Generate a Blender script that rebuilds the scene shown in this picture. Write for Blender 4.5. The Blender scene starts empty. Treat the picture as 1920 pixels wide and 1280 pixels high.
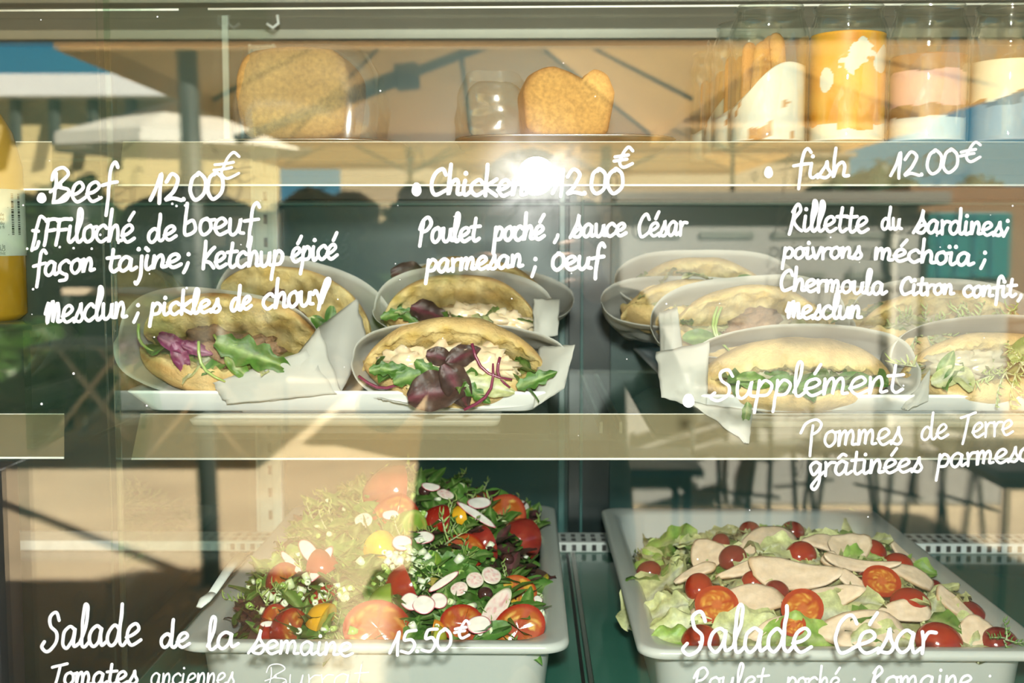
import bpy, bmesh, math, random
import numpy as np
from mathutils import Vector, Matrix, Euler, noise

S = bpy.context.scene
COL = S.collection
PI = math.pi
R = random.Random(11)

# ------------------------------------------------------------------ camera
FPX = 2200.0
CAMZ = 1.45
cam = bpy.data.cameras.new('camera')
cam_o = bpy.data.objects.new('camera', cam)
COL.objects.link(cam_o)
cam.sensor_width = 36.0
cam.lens = FPX / 1920 * 36.0
cam_o.location = (0, 0, CAMZ)
cam_o.rotation_euler = Euler((PI / 2 - math.atan(185 / FPX), 0, math.atan(30 / FPX)))
cam.clip_start = 0.02
cam.clip_end = 200
cam.dof.use_dof = True
cam.dof.focus_distance = 0.99
cam.dof.aperture_fstop = 8.0
S.camera = cam_o
CAMROT = cam_o.rotation_euler.to_matrix()

# ------------------------------------------------------------------ sky, sun, flash, exposure
def srgb(r, g, b):
    f = lambda c: (c / 255) / 12.92 if c / 255 <= 0.04045 else ((c / 255 + 0.055) / 1.055) ** 2.4
    return (f(r), f(g), f(b))

W = bpy.data.worlds.new('sky')
S.world = W
W.use_nodes = True
bg = W.node_tree.nodes['Background']
bg.inputs['Color'].default_value = (0.06, 0.40, 0.60, 1)
bg.inputs['Strength'].default_value = 2.3
wt = W.node_tree
tcw = wt.nodes.new('ShaderNodeTexCoord')
sep = wt.nodes.new('ShaderNodeSeparateXYZ')
rmp = wt.nodes.new('ShaderNodeValToRGB')                 # clear sky: pale towards the horizon, deep overhead
wt.links.new(tcw.outputs['Generated'], sep.inputs[0])
wt.links.new(sep.outputs['Z'], rmp.inputs['Fac'])
rmp.color_ramp.elements[0].position = 0.0; rmp.color_ramp.elements[0].color = (0.16, 0.46, 0.62, 1)
rmp.color_ramp.elements[1].position = 0.45; rmp.color_ramp.elements[1].color = (0.008, 0.045, 0.10, 1)
e_ = rmp.color_ramp.elements.new(0.17); e_.color = (0.045, 0.38, 0.60, 1)
wt.links.new(rmp.outputs['Color'], bg.inputs['Color'])

sun = bpy.data.lights.new('sun', 'SUN')
sun.energy = 36.0
sun.angle = 0.009
sun.color = (1.0, 0.90, 0.74)
sun_o = bpy.data.objects.new('sun', sun)
COL.objects.link(sun_o)
SUN_DIR = Vector((-0.6124, -0.6124, -0.5))          # light travels towards the terrace, from behind the kiosk
sun_o.rotation_euler = SUN_DIR.to_track_quat('-Z', 'Y').to_euler()
sun_o.location = (6, 6, 8)

flash = bpy.data.lights.new('flash_tube', 'AREA')
flash.shape = 'DISK'
flash.size = 0.052
flash.energy = 27.0
flash.color = (1.0, 0.965, 0.93)
flash_o = bpy.data.objects.new('flash_tube', flash)
COL.objects.link(flash_o)
flash_o.location = (0.012, -0.03, CAMZ + 0.1006)
flash_o.rotation_euler = (PI / 2, 0, 0)

S.view_settings.view_transform = 'Standard'
S.view_settings.look = 'None'
S.view_settings.exposure = 0.0
S.view_settings.gamma = 1.0
S.view_settings.use_curve_mapping = False
S.cycles.transparent_max_bounces = 40
S.cycles.max_bounces = 8
S.cycles.diffuse_bounces = 3
S.cycles.glossy_bounces = 4
S.cycles.caustics_reflective = False
S.cycles.caustics_refractive = False
S.cycles.sample_clamp_indirect = 6.0
S.cycles.use_denoising = True


def P(u, v, Y):
    """the point at depth Y seen at pixel (u, v) of the 1920x1280 frame"""
    d = CAMROT @ Vector(((u - 960) / FPX, (640 - v) / FPX, -1))
    return Vector((0, 0, CAMZ)) + d * (Y / d.y)


def PZ(u, v, z):
    """the point at height z seen at pixel (u, v)"""
    d = CAMROT @ Vector(((u - 960) / FPX, (640 - v) / FPX, -1))
    return Vector((0, 0, CAMZ)) + d * ((z - CAMZ) / d.z)


GLASS_Y = 0.87


def refl(u, v, D):
    """a point of the terrace behind the photographer, D metres along the mirrored view"""
    p = P(u, v, D)
    return Vector((p.x, 2 * GLASS_Y - D, p.z))


def refl_ground(u, v, z=0.0):
    p = PZ(u, v, z)
    return Vector((p.x, 2 * GLASS_Y - p.y, z))

# ------------------------------------------------------------------ scene helpers
def tag(o, label=None, cat=None, group=None, kind=None):
    if label: o['label'] = label
    if cat: o['category'] = cat
    if group: o['group'] = group
    if kind: o['kind'] = kind
    return o


def thing(name, label, cat, loc=(0, 0, 0), group=None, rotz=0):
    o = bpy.data.objects.new(name, None)
    o.empty_display_size = 0.02
    COL.objects.link(o)
    o.location = loc
    o.rotation_euler = (0, 0, rotz)
    return tag(o, label, cat, group)


def dup(root, loc, rotz=0, label=None):
    r = root.copy(); COL.objects.link(r)
    r.location = loc; r.rotation_euler = (0, 0, rotz)
    if label: r['label'] = label
    for ch in list(root.children):
        c = ch.copy(); COL.objects.link(c); c.parent = r
        for g in list(ch.children):
            d = g.copy(); COL.objects.link(d); d.parent = c
    return r


class MB:
    """collects shapes, becomes ONE mesh object"""
    def __init__(s):
        s.v = []; s.f = []; s.c = []; s.n = 0; s.mi = []

    def add(s, V, F, col=(1, 1, 1), mi=0):
        V = np.asarray(V, float).reshape(-1, 3)
        s.v.append(V)
        for f in F:
            s.f.append(tuple(i + s.n for i in f)); s.mi.append(mi)
        C = np.asarray(col, float)
        if C.ndim == 1:
            C = np.tile(C, (len(V), 1))
        s.c.append(C)
        s.n += len(V)
        return s

    def xf(s, M):
        """transform everything collected so far"""
        M = np.array(M)
        s.v = [v @ M[:3, :3].T + M[:3, 3] for v in s.v]
        return s

    def build(s, name, mat, parent=None, smooth=True, solid=0, sub=0, loc=None, offset=0):
        V = np.concatenate(s.v)
        base = Vector((0, 0, 0))
        if parent is not None:
            r = parent
            while r is not None:
                base += r.location
                r = r.parent
        elif loc is not None:
            base = Vector(loc)
        me = bpy.data.meshes.new(name)
        me.from_pydata((V - np.array(base)).tolist(), [], s.f)
        ca = me.color_attributes.new('Col', 'FLOAT_COLOR', 'POINT')
        C = np.concatenate(s.c)
        ca.data.foreach_set('color', np.hstack([C, np.ones((len(C), 1))]).astype(np.float32).ravel())
        mats = mat if isinstance(mat, (list, tuple)) else [mat]
        for m in mats:
            me.materials.append(m)
        if len(mats) > 1:
            me.polygons.foreach_set('material_index', s.mi)
        if smooth:
            me.polygons.foreach_set('use_smooth', [True] * len(me.polygons))
        me.update()
        o = bpy.data.objects.new(name, me)
        COL.objects.link(o)
        if parent is not None:
            o.parent = parent
        elif loc is not None:
            o.location = loc
        if solid:
            m = o.modifiers.new('thickness', 'SOLIDIFY'); m.thickness = solid; m.offset = offset
        if sub:
            m = o.modifiers.new('smooth', 'SUBSURF'); m.levels = sub; m.render_levels = sub
        return o

    # shapes ---------------------------------------------------------------
    def box(s, lo, hi, bev=0, col=(1, 1, 1), seg=2, M=None):
        bm = bmesh.new()
        bmesh.ops.create_cube(bm, size=1)
        lo = Vector(lo); hi = Vector(hi)
        for v in bm.verts:
            v.co = Vector(((lo[i] + hi[i]) / 2 + v.co[i] * (hi[i] - lo[i])) for i in range(3))
        if bev:
            bmesh.ops.bevel(bm, geom=list(bm.edges), offset=bev, segments=seg, profile=0.5, affect='EDGES')
        bm.normal_update()
        bm.verts.index_update()
        V = [(M @ v.co if M is not None else v.co)[:] for v in bm.verts]
        F = [[v.index for v in f.verts] for f in bm.faces]
        bm.free()
        return s.add(V, F, col)

    def tube(s, pts, r, n=8, col=(1, 1, 1), cap=True, flat=1.0):
        pts = [Vector(p) for p in pts]
        rs = r if isinstance(r, (list, tuple)) else [r] * len(pts)
        V = []; F = []
        up = None
        for i, p in enumerate(pts):
            t = (pts[min(i + 1, len(pts) - 1)] - pts[max(i - 1, 0)]).normalized()
            if up is None:
                up = Vector((0, 0, 1)) if abs(t.z) < 0.9 else Vector((1, 0, 0))
            a = t.cross(up).normalized(); b = a.cross(t).normalized(); up = b
            for k in range(n):
                w = 2 * PI * k / n
                V.append((p + a * math.cos(w) * rs[i] + b * math.sin(w) * rs[i] * flat)[:])
        for i in range(len(pts) - 1):
            for k in range(n):
                F.append((i * n + k, i * n + (k + 1) % n, (i + 1) * n + (k + 1) % n, (i + 1) * n + k))
        if cap:
            F.append(tuple(range(n))[::-1]); F.append(tuple((len(pts) - 1) * n + k for k in range(n)))
        return s.add(V, F, col)

    def lathe(s, prof, c=(0, 0, 0), n=32, col=(1, 1, 1), cap=False):
        V = []; F = []; C = []
        for i, p in enumerate(prof):
            for k in range(n):
                w = 2 * PI * k / n
                V.append((c[0] + p[0] * math.cos(w), c[1] + p[0] * math.sin(w), c[2] + p[1]))
                C.append(p[2] if len(p) > 2 else col)
        for i in range(len(prof) - 1):
            for k in range(n):
                F.append((i * n + k, i * n + (k + 1) % n, (i + 1) * n + (k + 1) % n, (i + 1) * n + k))
        if cap:
            F.append(tuple(range(n))[::-1]); F.append(tuple((len(prof) - 1) * n + k for k in range(n)))
        return s.add(V, F, np.array(C))

    def loft(s, loops, cap0=True, cap1=True, col=(1, 1, 1)):
        n = len(loops[0]); V = [p for L in loops for p in L]; F = []
        for i in range(len(loops) - 1):
            for k in range(n):
                F.append((i * n + k, i * n + (k + 1) % n, (i + 1) * n + (k + 1) % n, (i + 1) * n + k))
        if cap0: F.append(tuple(range(n))[::-1])
        if cap1: F.append(tuple((len(loops) - 1) * n + k for k in range(n)))
        return s.add(V, F, col)

    def grid(s, fn, nu, nv, closed_u=False, col=None):
        V = []; C = []
        for j in range(nv + 1):
            for i in range(nu + (0 if closed_u else 1)):
                r = fn(i / nu, j / nv)
                if col is None:
                    V.append(r[0]); C.append(r[1])
                else:
                    V.append(r); C.append(col)
        w = nu if closed_u else nu + 1
        F = []
        for j in range(nv):
            for i in range(nu):
                i2 = (i + 1) % w if closed_u else i + 1
                F.append((j * w + i, j * w + i2, (j + 1) * w + i2, (j + 1) * w + i))
        return s.add([tuple(v) for v in V], F, np.array(C))

    def prism(s, pts, y0, y1, col=(1, 1, 1)):
        """polygon in x,z extruded along y"""
        n = len(pts)
        V = [(p[0], y0, p[1]) for p in pts] + [(p[0], y1, p[1]) for p in pts]
        F = [tuple(range(n)), tuple(range(2 * n - 1, n - 1, -1))]
        F += [(i, n + i, n + (i + 1) % n, (i + 1) % n) for i in range(n)]
        return s.add(V, F, col)


def rrect(w, d, r, z, cx=0, cy=0, n=6):
    """rounded rectangle loop of full size w x d"""
    out = []
    for qx, qy, a0 in ((1, 1, 0), (-1, 1, 90), (-1, -1, 180), (1, -1, 270)):
        for k in range(n + 1):
            a = math.radians(a0 + 90 * k / n)
            out.append((cx + qx * (w / 2 - r) + r * math.cos(a), cy + qy * (d / 2 - r) + r * math.sin(a), z))
    return out


def nz(x, y=0.0, z=0.0, f=1.0):
    return noise.noise(Vector((x * f, y * f, z * f)))


def lerp(a, b, t):
    return tuple(a[i] + (b[i] - a[i]) * t for i in range(len(a)))


def clamp(x, a=0.0, b=1.0):
    return max(a, min(b, x))

# ------------------------------------------------------------------ materials
def new_mat(name):
    m = bpy.data.materials.new(name)
    m.use_nodes = True
    nt = m.node_tree
    for n in list(nt.nodes):
        nt.nodes.remove(n)
    out = nt.nodes.new('ShaderNodeOutputMaterial')
    return m, nt, out


def node(nt, t, **kw):
    n = nt.nodes.new(t)
    for k, v in kw.items():
        n.inputs[k].default_value = v
    return n


def noise_var(nt, base_socket_or_col, scale, amount, detail=4, coord='Object'):
    """a colour whose brightness wanders by noise"""
    tc = nt.nodes.new('ShaderNodeTexCoord')
    n = node(nt, 'ShaderNodeTexNoise', Scale=scale, Detail=detail, Roughness=0.6)
    nt.links.new(tc.outputs[coord], n.inputs['Vector'])
    mr = node(nt, 'ShaderNodeMapRange')
    mr.inputs['From Min'].default_value = 0.3; mr.inputs['From Max'].default_value = 0.7
    mr.inputs['To Min'].default_value = 1 - amount; mr.inputs['To Max'].default_value = 1 + amount
    nt.links.new(n.outputs['Fac'], mr.inputs['Value'])
    mul = nt.nodes.new('ShaderNodeVectorMath'); mul.operation = 'SCALE'
    if isinstance(base_socket_or_col, tuple):
        mul.inputs[0].default_value = base_socket_or_col[:3]
    else:
        nt.links.new(base_socket_or_col, mul.inputs[0])
    nt.links.new(mr.outputs['Result'], mul.inputs['Scale'])
    return mul.outputs['Vector'], n.outputs['Fac'], tc


def pmat(name, col=None, rough=0.5, metal=0.0, nscale=60, namt=0.08, bump=0.0, bscale=300, spec=0.5, sss=0.0, sssr=(0.01, 0.006, 0.004),
         trans=0.0, coat=0.0):
    """principled material; col None reads the painted vertex colour. trans mixes in light passing through (leaf, cloth, paper)"""
    m, nt, out = new_mat(name)
    b = node(nt, 'ShaderNodeBsdfPrincipled', Roughness=rough, Metallic=metal)
    b.inputs['Specular IOR Level'].default_value = spec
    if coat:
        b.inputs['Coat Weight'].default_value = coat; b.inputs['Coat Roughness'].default_value = 0.08
    if sss:
        b.inputs['Subsurface Weight'].default_value = sss
        b.inputs['Subsurface Radius'].default_value = sssr
        b.inputs['Subsurface Scale'].default_value = 1.0
    if col is None:
        a = nt.nodes.new('ShaderNodeAttribute'); a.attribute_name = 'Col'
        src = a.outputs['Color']
    else:
        src = tuple(col)
    c, fac, tc = noise_var(nt, src, nscale, namt)
    nt.links.new(c, b.inputs['Base Color'])
    if bump:
        n2 = node(nt, 'ShaderNodeTexNoise', Scale=bscale, Detail=5, Roughness=0.65)
        nt.links.new(tc.outputs['Object'], n2.inputs['Vector'])
        bp = node(nt, 'ShaderNodeBump', Strength=bump, Distance=0.002)
        nt.links.new(n2.outputs['Fac'], bp.inputs['Height'])
        nt.links.new(bp.outputs['Normal'], b.inputs['Normal'])
    if trans:
        t = nt.nodes.new('ShaderNodeBsdfTranslucent')
        nt.links.new(c, t.inputs['Color'])
        mx = node(nt, 'ShaderNodeMixShader', Fac=trans)
        nt.links.new(b.outputs[0], mx.inputs[1]); nt.links.new(t.outputs[0], mx.inputs[2])
        nt.links.new(mx.outputs[0], out.inputs['Surface'])
    else:
        nt.links.new(b.outputs[0], out.inputs['Surface'])
    return m


def clear_mat(name, refl0=0.06, tint=(1, 1, 1), rough=0.0, haze=0.0, haze_col=(0.9, 0.85, 0.7), smear=0.0, edge=0.35):
    """clear sheet: lets light straight through, mirrors a little of it, optional haze (scuffed plastic) and greasy smears"""
    m, nt, out = new_mat(name)
    tr = nt.nodes.new('ShaderNodeBsdfTransparent'); tr.inputs['Color'].default_value = (*tint, 1)
    gl = node(nt, 'ShaderNodeBsdfGlossy', Roughness=rough)
    gl.inputs['Color'].default_value = (1, 1, 1, 1)
    lw = node(nt, 'ShaderNodeLayerWeight', Blend=0.35)
    mr = node(nt, 'ShaderNodeMapRange')
    mr.inputs['To Min'].default_value = refl0; mr.inputs['To Max'].default_value = refl0 + edge
    nt.links.new(lw.outputs['Facing'], mr.inputs['Value'])
    pw = nt.nodes.new('ShaderNodeMath'); pw.operation = 'POWER'; pw.inputs[1].default_value = 3
    nt.links.new(lw.outputs['Facing'], pw.inputs[0]); nt.links.new(pw.outputs[0], mr.inputs['Value'])
    mx = nt.nodes.new('ShaderNodeMixShader')
    nt.links.new(mr.outputs['Result'], mx.inputs['Fac'])
    nt.links.new(tr.outputs[0], mx.inputs[1]); nt.links.new(gl.outputs[0], mx.inputs[2])
    last = mx.outputs[0]
    if haze:
        d = nt.nodes.new('ShaderNodeBsdfDiffuse'); d.inputs['Color'].default_value = (*haze_col, 1)
        t2 = nt.nodes.new('ShaderNodeBsdfTranslucent'); t2.inputs['Color'].default_value = (*haze_col, 1)
        ad = node(nt, 'ShaderNodeMixShader', Fac=0.4)
        nt.links.new(d.outputs[0], ad.inputs[1]); nt.links.new(t2.outputs[0], ad.inputs[2])
        m2 = node(nt, 'ShaderNodeMixShader', Fac=haze)
        nt.links.new(last, m2.inputs[1]); nt.links.new(ad.outputs[0], m2.inputs[2])
        last = m2.outputs[0]
    if smear:
        g2 = node(nt, 'ShaderNodeBsdfGlossy', Roughness=0.165); g2.distribution = 'BECKMANN'
        tc = nt.nodes.new('ShaderNodeTexCoord')
        mp = nt.nodes.new('ShaderNodeMapping'); mp.inputs['Scale'].default_value = (9, 9, 14); mp.inputs['Rotation'].default_value = (0, 0.5, 0)
        nt.links.new(tc.outputs['Object'], mp.inputs['Vector'])
        n = node(nt, 'ShaderNodeTexNoise', Scale=1.6, Detail=7, Roughness=0.62, Distortion=1.2)
        nt.links.new(mp.outputs[0], n.inputs['Vector'])
        mr2 = node(nt, 'ShaderNodeMapRange')
        mr2.inputs['From Min'].default_value = 0.42; mr2.inputs['From Max'].default_value = 0.72
        mr2.inputs['To Min'].default_value = smear * 0.5; mr2.inputs['To Max'].default_value = smear * 2.2
        nt.links.new(n.outputs['Fac'], mr2.inputs['Value'])
        m3 = nt.nodes.new('ShaderNodeMixShader')
        nt.links.new(mr2.outputs['Result'], m3.inputs['Fac'])
        nt.links.new(last, m3.inputs[1]); nt.links.new(g2.outputs[0], m3.inputs[2])
        last = m3.outputs[0]
    nt.links.new(last, out.inputs['Surface'])
    return m


M_glass_out = clear_mat('window_glass', 0.050, (0.985, 1.0, 0.99), smear=0.0007)
M_glass_in = clear_mat('window_glass_inner', 0.040, (0.985, 1.0, 0.99))
M_shelf_glass = clear_mat('shelf_glass', 0.05, (0.90, 0.97, 0.94), edge=0.5)
M_side_glass = clear_mat('side_glass', 0.05, (0.93, 0.98, 0.95), edge=0.5)
M_rail = clear_mat('ticket_rail_plastic', 0.03, (0.97, 0.96, 0.92), haze=0.26, haze_col=(0.66, 0.55, 0.34))
M_rail_edge = pmat('rail_edge', (0.85, 0.83, 0.74), 0.3)
M_jar = clear_mat('jar_glass', 0.05, (0.95, 0.97, 0.955), edge=0.9)
M_film = clear_mat('cling_film', 0.10, (0.90, 0.95, 0.93), rough=0.12, haze=0.12, haze_col=(0.5, 0.6, 0.6))
M_steel = pmat('brushed_steel', (0.62, 0.62, 0.58), 0.28, 1.0, nscale=9, namt=0.06)
M_header = pmat('header_steel', (0.30, 0.30, 0.25), 0.50, 0.8, nscale=14, namt=0.05)
M_white_metal = pmat('white_metal', (0.72, 0.75, 0.72), 0.4)
M_melamine = pmat('white_melamine', (0.90, 0.90, 0.89), 0.22, nscale=20, namt=0.015, spec=0.5)
M_pan = pmat('white_porcelain', (0.50, 0.515, 0.485), 0.25, nscale=20, namt=0.015)
M_back = pmat('dark_teal_panel', (0.006, 0.046, 0.040), 0.36, nscale=5, namt=0.2)
M_back_green = pmat('dark_green_panel', (0.010, 0.036, 0.020), 0.2, nscale=5, namt=0.2)
M_deck = pmat('green_glass_deck', (0.045, 0.17, 0.125), 0.10, nscale=6, namt=0.1)
M_black = pmat('black_metal', (0.012, 0.012, 0.012), 0.45)
M_food = pmat('food', None, 0.5, nscale=160, namt=0.10, bump=0.12, bscale=500, sss=0.12, sssr=(0.006, 0.003, 0.0015))
M_wet = pmat('wet_food', None, 0.22, nscale=120, namt=0.09, sss=0.15, sssr=(0.006, 0.002, 0.001), bump=0.05, bscale=250)
M_tomato = pmat('tomato_skin', None, 0.14, nscale=90, namt=0.12, bump=0.08, bscale=200)
M_leaf = pmat('salad_leaf', None, 0.42, nscale=140, namt=0.28, trans=0.22, bump=0.25, bscale=260)
M_bread = pmat('bread_crust', None, 0.62, nscale=55, namt=0.20, bump=0.9, bscale=330, spec=0.25)
M_cream = pmat('dessert_cream', None, 0.45, nscale=60, namt=0.04, sss=0.2, sssr=(0.008, 0.006, 0.004))
M_paper = pmat('baking_paper', (0.80, 0.785, 0.735), 0.55, nscale=18, namt=0.05, trans=0.5, spec=0.2)

M_cake = pmat('cake_crumb', None, 0.75, nscale=230, namt=0.32, bump=0.9, bscale=600, spec=0.2)
M_meat = pmat('cooked_meat', None, 0.5, nscale=120, namt=0.35, bump=0.9, bscale=260)
# ================================================================== THE SETTING
CREAM = (0.62, 0.53, 0.40)
def struct(name, mb, mat, label=None, cat=None, smooth=False, parent=None):
    o = mb.build(name, mat, parent=parent, smooth=smooth)
    return tag(o, label, cat, kind='structure')

M_paving = pmat('cream_paving', (0.66, 0.53, 0.36), 0.8, nscale=1.3, namt=0.14, bump=0.3, bscale=30)
struct('ground', MB().box((-40, -60, -0.2), (40, 3, 0.0)), M_paving, 'cream stone terrace paving mirrored in the window glass', 'ground')
M_kiosk = pmat('kiosk_wall', (0.55, 0.50, 0.42), 0.7)
# unseen walls added over the display case, outlined to cast the terrace shadow
def fascia(pix):  # maps pixels of the ground shadow edge to the wall outline casting it
    out = []
    for u, v in pix:
        g = refl_ground(u, v); D = 2 * GLASS_Y - g.y
        h = (D - 1.05) / 1.2247
        out.append((g.x + (D - 1.05), h))
    return out
lowL = fascia([(735, 1280), (735, 1180), (735, 1060), (735, 940), (650, 893), (1000, 890)])
left_edge = fascia([(-500, 1072), (0, 1070), (195, 1068), (235, 1047), (300, 1034), (420, 1030), (604, 1040), (644, 1056), (655, 1113), (620, 1200), (560, 1290)])
wl = MB().prism([(-6, 1.86), (-6, left_edge[0][1])] + left_edge + [(left_edge[-1][0], 1.86)], 1.02, 1.05)
struct('wall_shade', wl, M_kiosk, 'unseen added wall above the display case window, cut to shade the terrace', 'wall')
right_edge = fascia([(740, 1290), (740, 1180), (760, 1040), (1100, 932), (1300, 931), (1560, 932), (1700, 940), (1800, 990), (1920, 1040), (2300, 1050)])
wr = MB().prism([(right_edge[0][0], 1.86)] + right_edge + [(14, right_edge[-1][1]), (14, 1.86)], 1.02, 1.05)
struct('wall_shade_side', wr, M_kiosk, 'tall unseen added wall beyond the display case, cut to shade the terrace', 'wall')
struct('wall_kiosk_back', MB().box((-6, 1.72, 0), (9, 1.78, 1.86)), M_kiosk, 'inner kiosk wall behind the display case', 'wall')
struct('ceiling_kiosk', MB().box((-6, 0.83, 1.822), (9, 1.9, 1.86)), M_black, 'dark kiosk ceiling above the display case', 'ceiling')
struct('ceiling_shade_awning', MB().box((-6, -0.86, 1.888), (1.1, 0.86, 1.898)), pmat('awning_cloth', (0.34, 0.26, 0.15), 0.9), 'added awning over the display case window, keeping sky light out', 'awning')  # added awning, keeps sky light out of the case and fills the top reflection
struct('wall_kiosk_front', MB().box((-6, 0.85, 0), (9, 0.93, 0.965)), M_kiosk, 'kiosk counter front below the window', 'wall')

# ------------------------------------------------------------------ display case
case = thing('display_case', 'refrigerated glass display case with two clear shelves and a green glass deck', 'display case', (0, 1.3, 0.98))
X0, X1 = -1.05, 0.95
BY = 1.66
MB().box((X0, BY, 0.98), (X1, BY + 0.03, 1.81)).build('back_panel', M_back, case, smooth=False)
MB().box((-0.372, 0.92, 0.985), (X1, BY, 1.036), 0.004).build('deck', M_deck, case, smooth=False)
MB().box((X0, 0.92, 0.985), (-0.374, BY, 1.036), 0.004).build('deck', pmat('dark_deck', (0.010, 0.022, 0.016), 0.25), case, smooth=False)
# stepped header of brushed steel under the roof of the case
hd = MB()
prof = [(BY - 0.004, 1.7220), (BY - 0.05, 1.7248), (BY - 0.053, 1.7362), (BY - 0.048, 1.7376), (BY - 0.056, 1.7503), (BY - 0.050, 1.7525), (BY - 0.058, 1.7645), (BY - 0.05, 1.7730), (BY - 0.05, 1.7900), (BY - 0.004, 1.7900)]
V = [(x, p[0], p[1]) for x in (X0, X1) for p in prof]; n = len(prof)
hd.add(V, [(i, i + 1, n + i + 1, n + i) for i in range(n - 1)] + [(n - 1, 0, n, 2 * n - 1)])
tag(hd.build('header', M_header, case, smooth=False), 'ribbed brushed steel header')
MB().box((X0, 0.90, 1.812), (X1, BY + 0.03, 1.821)).build('roof', M_header, case, smooth=False)
# slotted uprights at the back corner and far side
def upright(x, y=BY - 0.03):
    m = MB()
    m.box((x - 0.016, y, 1.037), (x + 0.016, y + 0.006, 1.72), 0.001)
    m.box((x - 0.018, y - 0.008, 1.037), (x - 0.014, y + 0.006, 1.72), 0.001)
    m.box((x + 0.014, y - 0.008, 1.037), (x + 0.018, y + 0.006, 1.72), 0.001)
    o = m.build('upright', M_white_metal, case, smooth=False)
    s = MB()
    z = 1.06
    while z < 1.71:
        s.box((x - 0.0025, y - 0.0012, z), (x + 0.0025, y + 0.001, z + 0.013)); z += 0.032
    s.build('slot', M_black, o, smooth=False)
upright(-0.364)
# frame of the sliding doors at the back
M_frame = pmat('dark_door_frame', (0.004, 0.014, 0.014), 0.3)
M_frame_light = pmat('teal_frame_edge', (0.06, 0.16, 0.15), 0.3)
def back_box(name, ua, ub, va, vb, y, mat):
    a_, b_ = P(ua, vb, y), P(ub, va, y)
    return MB().box((a_.x, y - 0.012, a_.z), (b_.x, y, b_.z), 0.001).build(name, mat, case, smooth=False)
back_box('door_stile', 1064, 1146, 350, 1010, BY - 0.002, M_frame)
back_box('door_stile', 1046, 1060, 350, 1010, BY - 0.004, M_frame_light)
back_box('door_stile', 1086, 1094, 350, 1010, BY - 0.012, M_frame_light)
back_box('door_rail', -300, 2100, 352, 376, BY - 0.001, M_frame)
back_box('door_rail', -300, 2100, 380, 386, BY - 0.006, M_frame_light)
back_box('door_stile', 505, 528, 390, 1000, BY - 0.003, M_frame_light)
# air grille along the back of the deck
g = MB(); g.box((X0, 1.545, 1.036), (X1, 1.60, 1.050), 0.002)
go = g.build('air_grille', M_white_metal, case, smooth=False); go['label'] = 'perforated pale metal air grille'
s = MB()
x = -0.4
while x < 0.75:
    for y in (1.553, 1.575): s.box((x, y, 1.0495), (x + 0.006, y + 0.014, 1.0505))
    s.box((x, 1.5446, 1.0385), (x + 0.006, 1.546, 1.047))
    x += 0.0135
s.build('grille_hole', M_black, go, smooth=False)
# seam rail between the deck sheets
MB().box((0.057, 0.93, 1.036), (0.063, 1.54, 1.0385), 0.001).build('deck_seam', M_steel, case, smooth=False)
MB().box((0.051, 0.93, 1.0362), (0.0545, 1.54, 1.0372)).build('deck_joint', M_black, case, smooth=False)
# glass side partition
MB().box((-0.352, 0.985, 1.037), (-0.346, BY - 0.04, 1.81), 0.001).build('side_pane', M_side_glass, case, smooth=False)
MB().tube([(-0.349, 0.985, 1.04), (-0.349, 0.985, 1.81)], 0.0026, 8).build('side_pane_edge', M_shelf_glass, case)
MB().tube([(-0.3535, 0.975, 1.04), (-0.3535, 0.975, 1.81)], 0.0008, 6).build('seal_strip', M_side_glass, case)

SHELF_M, SHELF_U = CAMZ - 0.176, CAMZ + 0.0905
def shelf(z, xa, xb, front, back=BY - 0.035):
    o = MB().box((xa, front, z - 0.006), (xb, back, z), 0.0012).build('shelf', M_shelf_glass, case, smooth=False)
    return o
def ticket_rail(ua, ub, vtop, vbot, ytop, ybot, par, slant=0):
    a, b = P(ua + slant, vtop, ytop), P(ub, vtop, ytop)
    c, d = P(ua, vbot, ybot), P(ub, vbot, ybot)
    t = 0.0008
    m = MB()
    off = Vector((0, t, 0))
    V = [a - off, b - off, d - off, c - off, a + off, b + off, d + off, c + off]
    m.add([v[:] for v in V], [(0, 1, 2, 3), (7, 6, 5, 4), (0, 4, 5, 1), (1, 5, 6, 2), (2, 6, 7, 3), (3, 7, 4, 0)])
    r = m.build('ticket_rail', M_rail, par, smooth=False)
    MB().tube([c, d], 0.0011, 6).build('rail_edge', M_rail_edge, r)  # clear edge painted white for the light caught in it
    MB().tube([a, b], 0.0005, 6).build('rail_lip', M_rail_edge, r)
s1 = shelf(SHELF_M, -0.343, X1 - 0.01, 1.075)
ticket_rail(247, 2050, 776, 860, 1.072, 1.045, s1, 17)
s2 = shelf(SHELF_U, -0.343, X1 - 0.01, 1.085)
ticket_rail(222, 2050, 266, 347, 1.08, 1.055, s2, 9)
s3 = shelf(SHELF_M, X0 + 0.01, -0.40, 1.06)
ticket_rail(-300, 120, 776, 858, 1.072, 1.045, s3)
s4 = shelf(SHELF_U, X0 + 0.01, -0.40, 1.085)
ticket_rail(-300, 97, 266, 355, 1.08, 1.055, s4)
# top tray shelf with its own edge strip
MB().tube([P(390, 17, 1.12), P(1930, 7, 1.12)], 0.0012, 6).build('upper_strip', M_rail_edge, case)
MB().tube([P(-20, 20, 1.12), P(335, 18, 1.12)], 0.0012, 6).build('upper_strip', M_rail_edge, case)
# steel brackets under the middle shelf
for xx in (0.075, 0.095):
    MB().box((xx - 0.0015, 1.19, SHELF_M - 0.018), (xx + 0.0015, BY - 0.03, SHELF_M - 0.0065)).build('bracket', M_steel, case, smooth=False)
# white hooks at the head of the upright
hk = [P(520, 28, 1.5), P(522, 44, 1.5), P(512, 52, 1.5), P(500, 44, 1.5)]
MB().tube(hk, 0.0022, 6).build('hook', M_white_metal, case)
MB().box(P(420, 262, 1.5), P(428, 30, 1.504)).build('pale_strip', M_white_metal, case, smooth=False)  # no lamp: white strip standing for the bright line at the glass corner

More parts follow.
